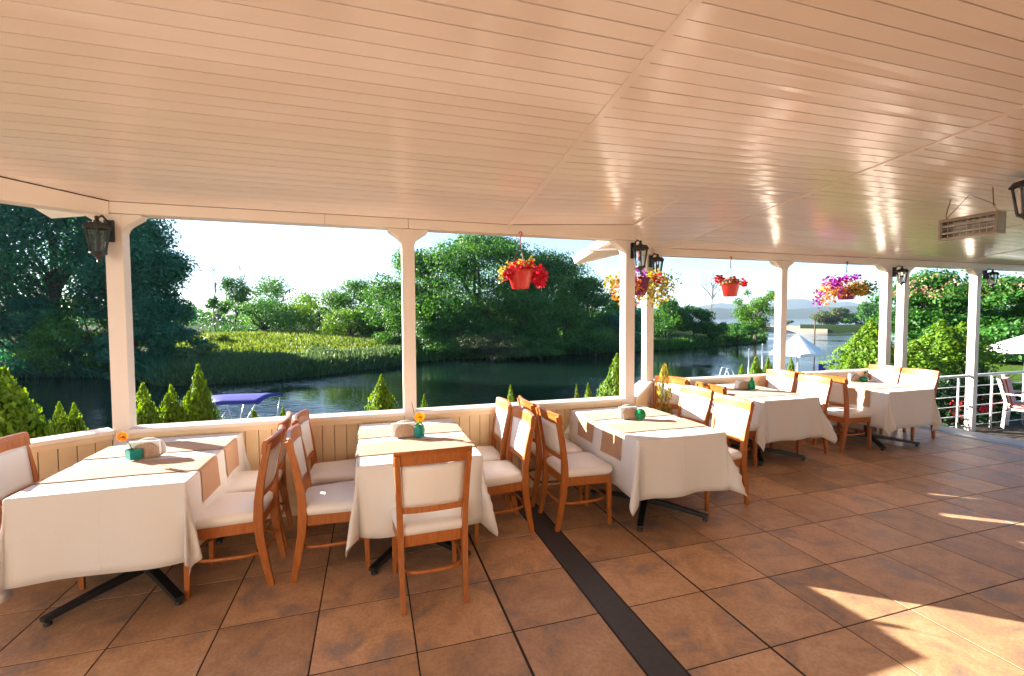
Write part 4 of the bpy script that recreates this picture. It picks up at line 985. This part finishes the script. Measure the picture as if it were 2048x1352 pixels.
# spiky yellow plant in a pot by the bend
sp_ = empty('spiky_plant', (3.22, 4.50, 0)); tag(sp_, 'tall spiky yellow green plant in a clay pot by the bend', 'plant')
MB().lathe([(.055, 0), (.085, .16), (.09, .165), (.09, .19), (.078, .19), (.07, .15)], 16).build('pot', 'terracotta', sp_, True)
n = 260; zz = rng.uniform(.2, 1.12, n); aa = rng.uniform(0, 6.28, n); rr = .07*np.sin(np.clip((zz-.15)/.95, 0, 1)*math.pi)**.6+.01
leaf_mesh('foliage', np.stack([rr*np.cos(aa), rr*np.sin(aa), zz], 1), np.stack([np.cos(aa), np.sin(aa), .2+0*aa], 1)+rng.normal(size=(n, 3))*.3, rng.uniform(.05, .10, n), 'leaf_yellow', sp_, None, .22, np.stack([np.cos(aa)*.35, np.sin(aa)*.35, 1+0*aa], 1))
mb = MB()
for k in range(5): limb(mb, (0, 0, .15), (.05*math.cos(k*1.3), .05*math.sin(k*1.3), rng.uniform(.9, 1.15)), .006, .002, 4, .03)
mb.build('stems', 'leaf_light', sp_)

# ---------------------------------------------------------------- reed meadow and bank grass (uncountable)
def blades(name, pts, h, m, label, wid=.05, tint=None):
    n = len(pts); hh = h*rng.uniform(.55, 1.25, n); lean = rng.normal(size=(n, 2))*.5
    c = pts+np.stack([lean[:, 0]*hh*.5, lean[:, 1]*hh*.5, hh*.5], 1); ld = np.stack([lean[:, 0], lean[:, 1], np.ones(n)], 1); nn = rng.normal(size=(n, 3)); nn[:, 2] *= .2
    o = leaf_mesh(name, c, nn, hh*1.05, m, None, tint, wid, ld); return tag(o, label, 'grass', kind='stuff')
def bank_pts(n, px0, px1, k0, k1):
    out = []
    xs = rng.uniform(px0, px1, n); ks = k0+(k1-k0)*rng.random(n)**1.3
    wx = np.array([p[0] for p in wl_px]); A_ = np.array(wl3)
    kz = np.array([-1.5, 0, 1.2, 9, 22, 45, 245]); zz_ = np.array([WATER-.6, WATER, WATER+.45, WATER+1.25, WATER+1.9, WATER+2.2, WATER+2.0])
    X = np.interp(xs, wx, A_[:, 0]); Y = np.interp(xs, wx, A_[:, 1]); L = np.hypot(X, Y)
    return np.stack([X*(L+ks)/L, Y*(L+ks)/L, np.interp(ks, kz, zz_)], 1)
pts = bank_pts(34000, 330, 810, .2, 28); blades('reeds', pts, .55, 'reed', 'tall sunlit reeds and grass covering the meadow across the river', .26, np.clip(.5+.3*np.sin(pts[:, 0]*.9)*np.sin(pts[:, 1]*.7)+rng.normal(size=len(pts))*.22, 0, 1))
pts = bank_pts(16000, 300, 810, -.3, 4.5); blades('reeds', pts, .7, 'reed_dark', 'dull green fringe of reeds along the meadow waterline', .13)
pts = bank_pts(9000, 780, 1540, -.3, 3); blades('bank_grass', pts, .8, 'leaf_mid', 'dark grass fringe under the trees along the far waterline', .12)
pts = bank_pts(6000, -300, 330, -.3, 4); blades('bank_grass', pts, 1.0, 'leaf_dark', 'dark grass fringe under the big trees at the river bend', .12)
# tussocks that break the meadow edge
for px, D, yt, wp, m_, lab in((400, 31, 690, 120, 'reed_dark', 'leafy tussock at the waterline next to the big dark trees'), (470, 32.5, 705, 130, 'reed_dark', 'leafy tussock at the waterline above the blue boat canopy'),
        (560, 33, 708, 120, 'reed_dark', 'low leafy tussock in the middle of the meadow waterline'), (640, 36, 700, 120, 'reed_dark', 'leafy tussock on the meadow bank facing the crossed chair backs'), (715, 39, 700, 110, 'reed_dark', 'leafy tussock at the meadow corner where the river widens'),
        (440, 40, 672, 110, 'reed', 'yellow green tussock in front of the bare forked tree'), (540, 43, 680, 110, 'reed', 'yellow green tussock in front of the broad dark shrub'), (610, 47, 678, 100, 'reed', 'yellow green tussock in front of the pointed tree')):
    tree('meadow_tussock', lab, px, D, yt, wp, m_, 3200, .20, zb=WATER+.3, low=0, group='tussocks in the reed meadow', nl=22, shape='dome', cat='bush')

xs = rng.uniform(-200, 1330, 16000); Dd = rng.uniform(150, 190, 16000)
top_ = 621+6*np.sin(xs*.045)+5*np.sin(xs*.11+1)+3*np.sin(xs*.31); q = np.array([at_d(x, t+(652-t)*u, d) for x, t, d, u in zip(xs, top_, Dd, rng.random(16000)**1.1)])
tag(leaf_mesh('distant_wood', q, sph(16000)+np.array([0, 0, .5]), rng.uniform(.8, 1.9, 16000), 'leaf_mid'), 'distant wood closing off the meadow', 'wood', kind='stuff')
# garden flowers and hedge behind the railing, leaves coloured dark for the shade there
_g = at_y(1905, 850, 6.1); gh = empty('garden_shrub', (_g[0], 6.1, -.45)); tag(gh, 'low shrub with red flowers behind the railing, leaves coloured dark as shade', 'shrub')
c = np.array([(rng.normal()*.9, rng.normal()*.35, abs(rng.normal())*.30+.05) for _ in range(2600)]); leaf_mesh('foliage', c, sph(2600)+np.array([0, 0, .5]), rng.uniform(.06, .12, 2600), 'hedge', gh)
for k in range(6):
    p = np.array([rng.uniform(-.7, .6), rng.uniform(-.6, -.35), rng.uniform(.1, .85)]); cc = p+rng.normal(size=(26, 3))*.06; leaf_mesh('blossom', cc, sph(26), rng.uniform(.05, .09, 26), 'petal_red', gh)
yu = empty('yucca', (12.35, 6.3, -.45)); tag(yu, 'spiky pale leaved yucca behind the railing', 'plant')
for k in range(46):
    a = rng.uniform(0, 6.28); e_ = rng.uniform(.25, 1.2); L = rng.uniform(.8, 1.15); d = np.array([math.cos(a)*math.cos(e_), math.sin(a)*math.cos(e_), math.sin(e_)])
    MB().sweep([d*.05+np.array([0, 0, .25]), d*L*.55+np.array([0, 0, .27]), d*L+np.array([0, 0, .18])], [(.022, .004), (.028, .004), (.002, .001)]).build('leaf', 'leaf_olive', yu)
MB().lathe([(.08, -.1), (.07, .3)], 8).build('trunk', 'bark', yu)
tree('garden_bush', 'bright green clipped bush behind the yucca', 2020, 12.2, 770, 120, 'leaf_light', 4000, .09, zb=-.45, low=0, group='garden bushes', nl=16, cat='bush')
tree('garden_bush', 'green hedge bush coloured dark for the shade behind the railing', 1900, 10.4, 735, 170, 'hedge', 9000, .085, zb=-.45, low=0, group='garden bushes', nl=24, cat='bush')

# ---------------------------------------------------------------- boats, dock, parasols
def hull(L, W, Hh, m, parent, name='hull'):
    n = 12; v = []; f = []
    sec = [(-1, 1), (-.92, .45), (-.55, .08), (0, 0), (.55, .08), (.92, .45), (1, 1)]
    for i in range(n+1):
        t = i/n; w = W/2*(1-max(0, (t-.45)/.55)**2.2)*.999+.01; k = .12*max(0, (t-.6)/.4)**2
        v += [(L*(t-.5), y*w, (z*(Hh+k*Hh*1.5))+k*Hh*1.2-.12) for y, z in sec]
    m_ = len(sec)
    for i in range(n):
        for k in range(m_-1): f.append((i*m_+k, i*m_+k+1, (i+1)*m_+k+1, (i+1)*m_+k))
    f.append(tuple(range(m_)))
    for i in range(n): f.append((i*m_+1, (i+1)*m_+1, (i+1)*m_+m_-2, i*m_+m_-2))
    return mesh_obj(name, v, f, m, parent)
bp_ = at_d(478, 797, 12.5)
bo = empty('motor_boat', (bp_[0], bp_[1], WATER), math.atan2(RT[1], RT[0])); tag(bo, 'small motor boat with a blue canvas canopy moored below the parapet', 'boat')
hull(4.2, 1.7, .6, 'white_gel', bo)
ch_ = bp_[2]-WATER
v = []; f = []; nu, nv = 12, 6
for i in range(nu+1):
    for j in range(nv+1):
        u = i/nu*2-1; w = j/nv*2-1
        v.append((u*.88, w*.62*(1 if u > -.4 else max(.12, 1-(-u-.4)*1.5)), ch_+.10*(1-w*w)-.06+.02*u))
for i in range(nu):
    for j in range(nv): a = i*(nv+1)+j; f.append((a, a+1, a+nv+2, a+nv+1))
cn = mesh_obj('canopy', v, f, 'canvas_blue', bo, True); cn.modifiers.new('t', 'SOLIDIFY').thickness = .07
for sx in(-1, 1):
    for a, b in(((-.55, .25), (-.25, .85)), ((-.55, .25), (-.8, .85)), ((.55, .25), (.75, .85)), ((-.55, .25), (.15, .80))):
        tube('canopy_frame', (a[0], sx*.72, .45), (b[0], sx*.72, ch_-.10), .014, 'steel', bo, 6)
rp_ = at_z(1442, 688, WATER)
rb_ = empty('rowing_boat', (rp_[0], rp_[1], WATER), .4); tag(rb_, 'small white boat tied under the dark bank trees', 'boat'); hull(3.2, 1.2, .7, 'white_gel', rb_)
MB().box(-.5, .3, -.4, .4, .35, .95).build('console', 'metal_black', rb_, bevel=.05); MB().box(-.9, -.55, -.35, .35, .3, .75).build('seat', 'red_pot', rb_, bevel=.05)
# dock with parasol, ladder, sign
d0 = at_d(1570, 760, 22.5); dk = empty('dock', (d0[0], d0[1], WATER), math.atan2(RT[1], RT[0])); tag(dk, 'low grey wooden dock on the water beyond the bottle table', 'dock')
pl = None
for k in range(40):
    if pl is None: pl = MB().box(-.085, .085, -1.5, 1.5, .30, .34).build('plank', 'dockwood', dk); pl.location = (-3.9, 0, 0)
    else: inst('plank', pl, dk, (-3.9+k*.2, 0, 0))
for x in(-3.6, 0, 3.6):
    for y in(-1.3, 1.3): tube('pile', (x, y, -1.2), (x, y, .295), .08, 'dockwood', dk, 8)
for y in(-1.35, 1.35): MB().box(-4, 4, y-.05, y+.05, .18, .295).build('bearer', 'dockwood', dk)
def parasol(p, zb, ztop, w, label, drop=.28, n=8):
    o = empty('parasol', (p[0], p[1], zb)); tag(o, label, 'parasol', 'white parasols'); h = ztop-zb
    tube('pole', (0, 0, 0), (0, 0, h), .028, 'white_gel', o, 8)
    v = [(0, 0, h)]; f = []
    for k in range(n*4):
        a = 2*math.pi*k/(n*4); s_ = 1-.06*abs(math.sin(a*n/2)); v.append((w/2*s_*math.cos(a), w/2*s_*math.sin(a), h-w/2*drop*2+.05*abs(math.sin(a*n/2))))
    m_ = n*4
    for k in range(m_): v.append((v[1+k][0]*1.005, v[1+k][1]*1.005, v[1+k][2]-.14))
    for k in range(m_): f.append((0, 1+k, 1+(k+1) % m_)); f.append((1+k, 1+m_+k, 1+m_+(k+1) % m_, 1+(k+1) % m_))
    mesh_obj('canopy', v, f, 'canvas_white', o)
    for k in range(n):
        a = 2*math.pi*k/n; tube('rib', (0, 0, h-.02), (w/2*.98*math.cos(a), w/2*.98*math.sin(a), h-w/2*drop*2-.02), .008, 'white_gel', o, 5)
    return o
parasol(at_d(1596, 700, 23.0), WATER+.34, at_d(1596, 668, 23.0)[2], 2.5, 'white parasol standing open on the dock', .38)
parasol(at_d(2052, 700, 17.0), -.45, at_d(2052, 668, 17.0)[2], 2.4, 'white parasol on the lawn at the edge of the garden', .24)
ld_ = at_d(1461, 748, 20.5); lo = empty('dock_ladder', (ld_[0], ld_[1], WATER), math.atan2(RT[1], RT[0])); tag(lo, 'white tubular ladder rails arching up from the dock', 'ladder')
hz_ = at_d(1461, 735, 20.5)[2]-WATER
for y in(0, .5):
    MB().sweep([(-.30, y, 0), (-.28, y, hz_*.7), (-.15, y, hz_*.97), (.05, y, hz_*.97), (.16, y, hz_*.8), (.18, y, .3)], (.028, .028), nseg=8, square=False, up=(0, 1, 0)).build('rail', 'rail', lo, True)
for z in(.1, .4, .7): tube('rung', (-.29, 0, z), (-.29, .5, z), .02, 'rail', lo, 6)
for x, yt, Dm, lab, r_ in((1592, 715, 19.5, 'thin grey pole standing by the dock parasol', .025), (1630, 642, 33, 'dark mooring pole standing alone in the water', .045), (1525, 690, 24, 'pale pole standing in the water behind the small conifers', .03), (1498, 700, 22, 'short pale pole beside the ladder', .025)):
    g = at_d(x, yt, Dm); o = empty('mooring_pole', (g[0], g[1], WATER)); tag(o, lab, 'pole', 'poles in the water')
    tube('shaft', (0, 0, -.8), (0, 0, g[2]-WATER), r_, 'bark' if 'dark' in lab else 'steel', o, 8)
    MB().lathe([(r_*1.25, 0), (r_*1.25, .06), (.002, .09)], 8, (0, 0, g[2]-WATER)).build('cap', 'bark' if 'dark' in lab else 'steel', o)
g = at_d(1644, 738, 19.5); o = empty('blue_sign', (g[0], g[1], WATER+.34), math.atan2(RT[1], RT[0])); tag(o, 'small blue sign board on a post at the dock', 'sign')
zc = g[2]-WATER-.34; tube('post', (0, 0.012, 0), (0, .012, zc+.2), .022, 'steel', o, 8); MB().box(-.17, .17, -.02, -.012, zc-.2, zc+.22).build('board', 'canvas_blue', o)
g = at_d(1690, 735, 19); o = empty('dock_railing', (g[0], g[1], WATER), math.atan2(RT[1], RT[0])); tag(o, 'low steel handrail at the end of the dock', 'railing'); zc = g[2]-WATER
for z in(zc, zc-.22): tube('bar', (-.5, 0, z), (1.0, 0, z), .018, 'steel', o, 6)
for x in(-.5, .25, 1.0): tube('upright', (x, 0, -.3), (x, 0, zc), .022, 'steel', o, 6)

# ---------------------------------------------------------------- air
hz = box('haze', 'gap', -1000, 3600, -60, 4300, WATER-2.5, 240); hz.data.materials.clear()
m = bpy.data.materials.new('haze_air'); m.use_nodes = True; n = m.node_tree.nodes; n.remove(n['Principled BSDF'])
pv = n.new('ShaderNodeVolumePrincipled'); pv.inputs['Color'].default_value = (.62, .78, 1., 1); pv.inputs['Density'].default_value = .00013; pv.inputs['Anisotropy'].default_value = .2
m.node_tree.links.new(pv.outputs[0], n['Material Output'].inputs['Volume']); hz.data.materials.append(m); tag(hz, 'thin bluish haze over the river and hills', 'haze', kind='stuff')
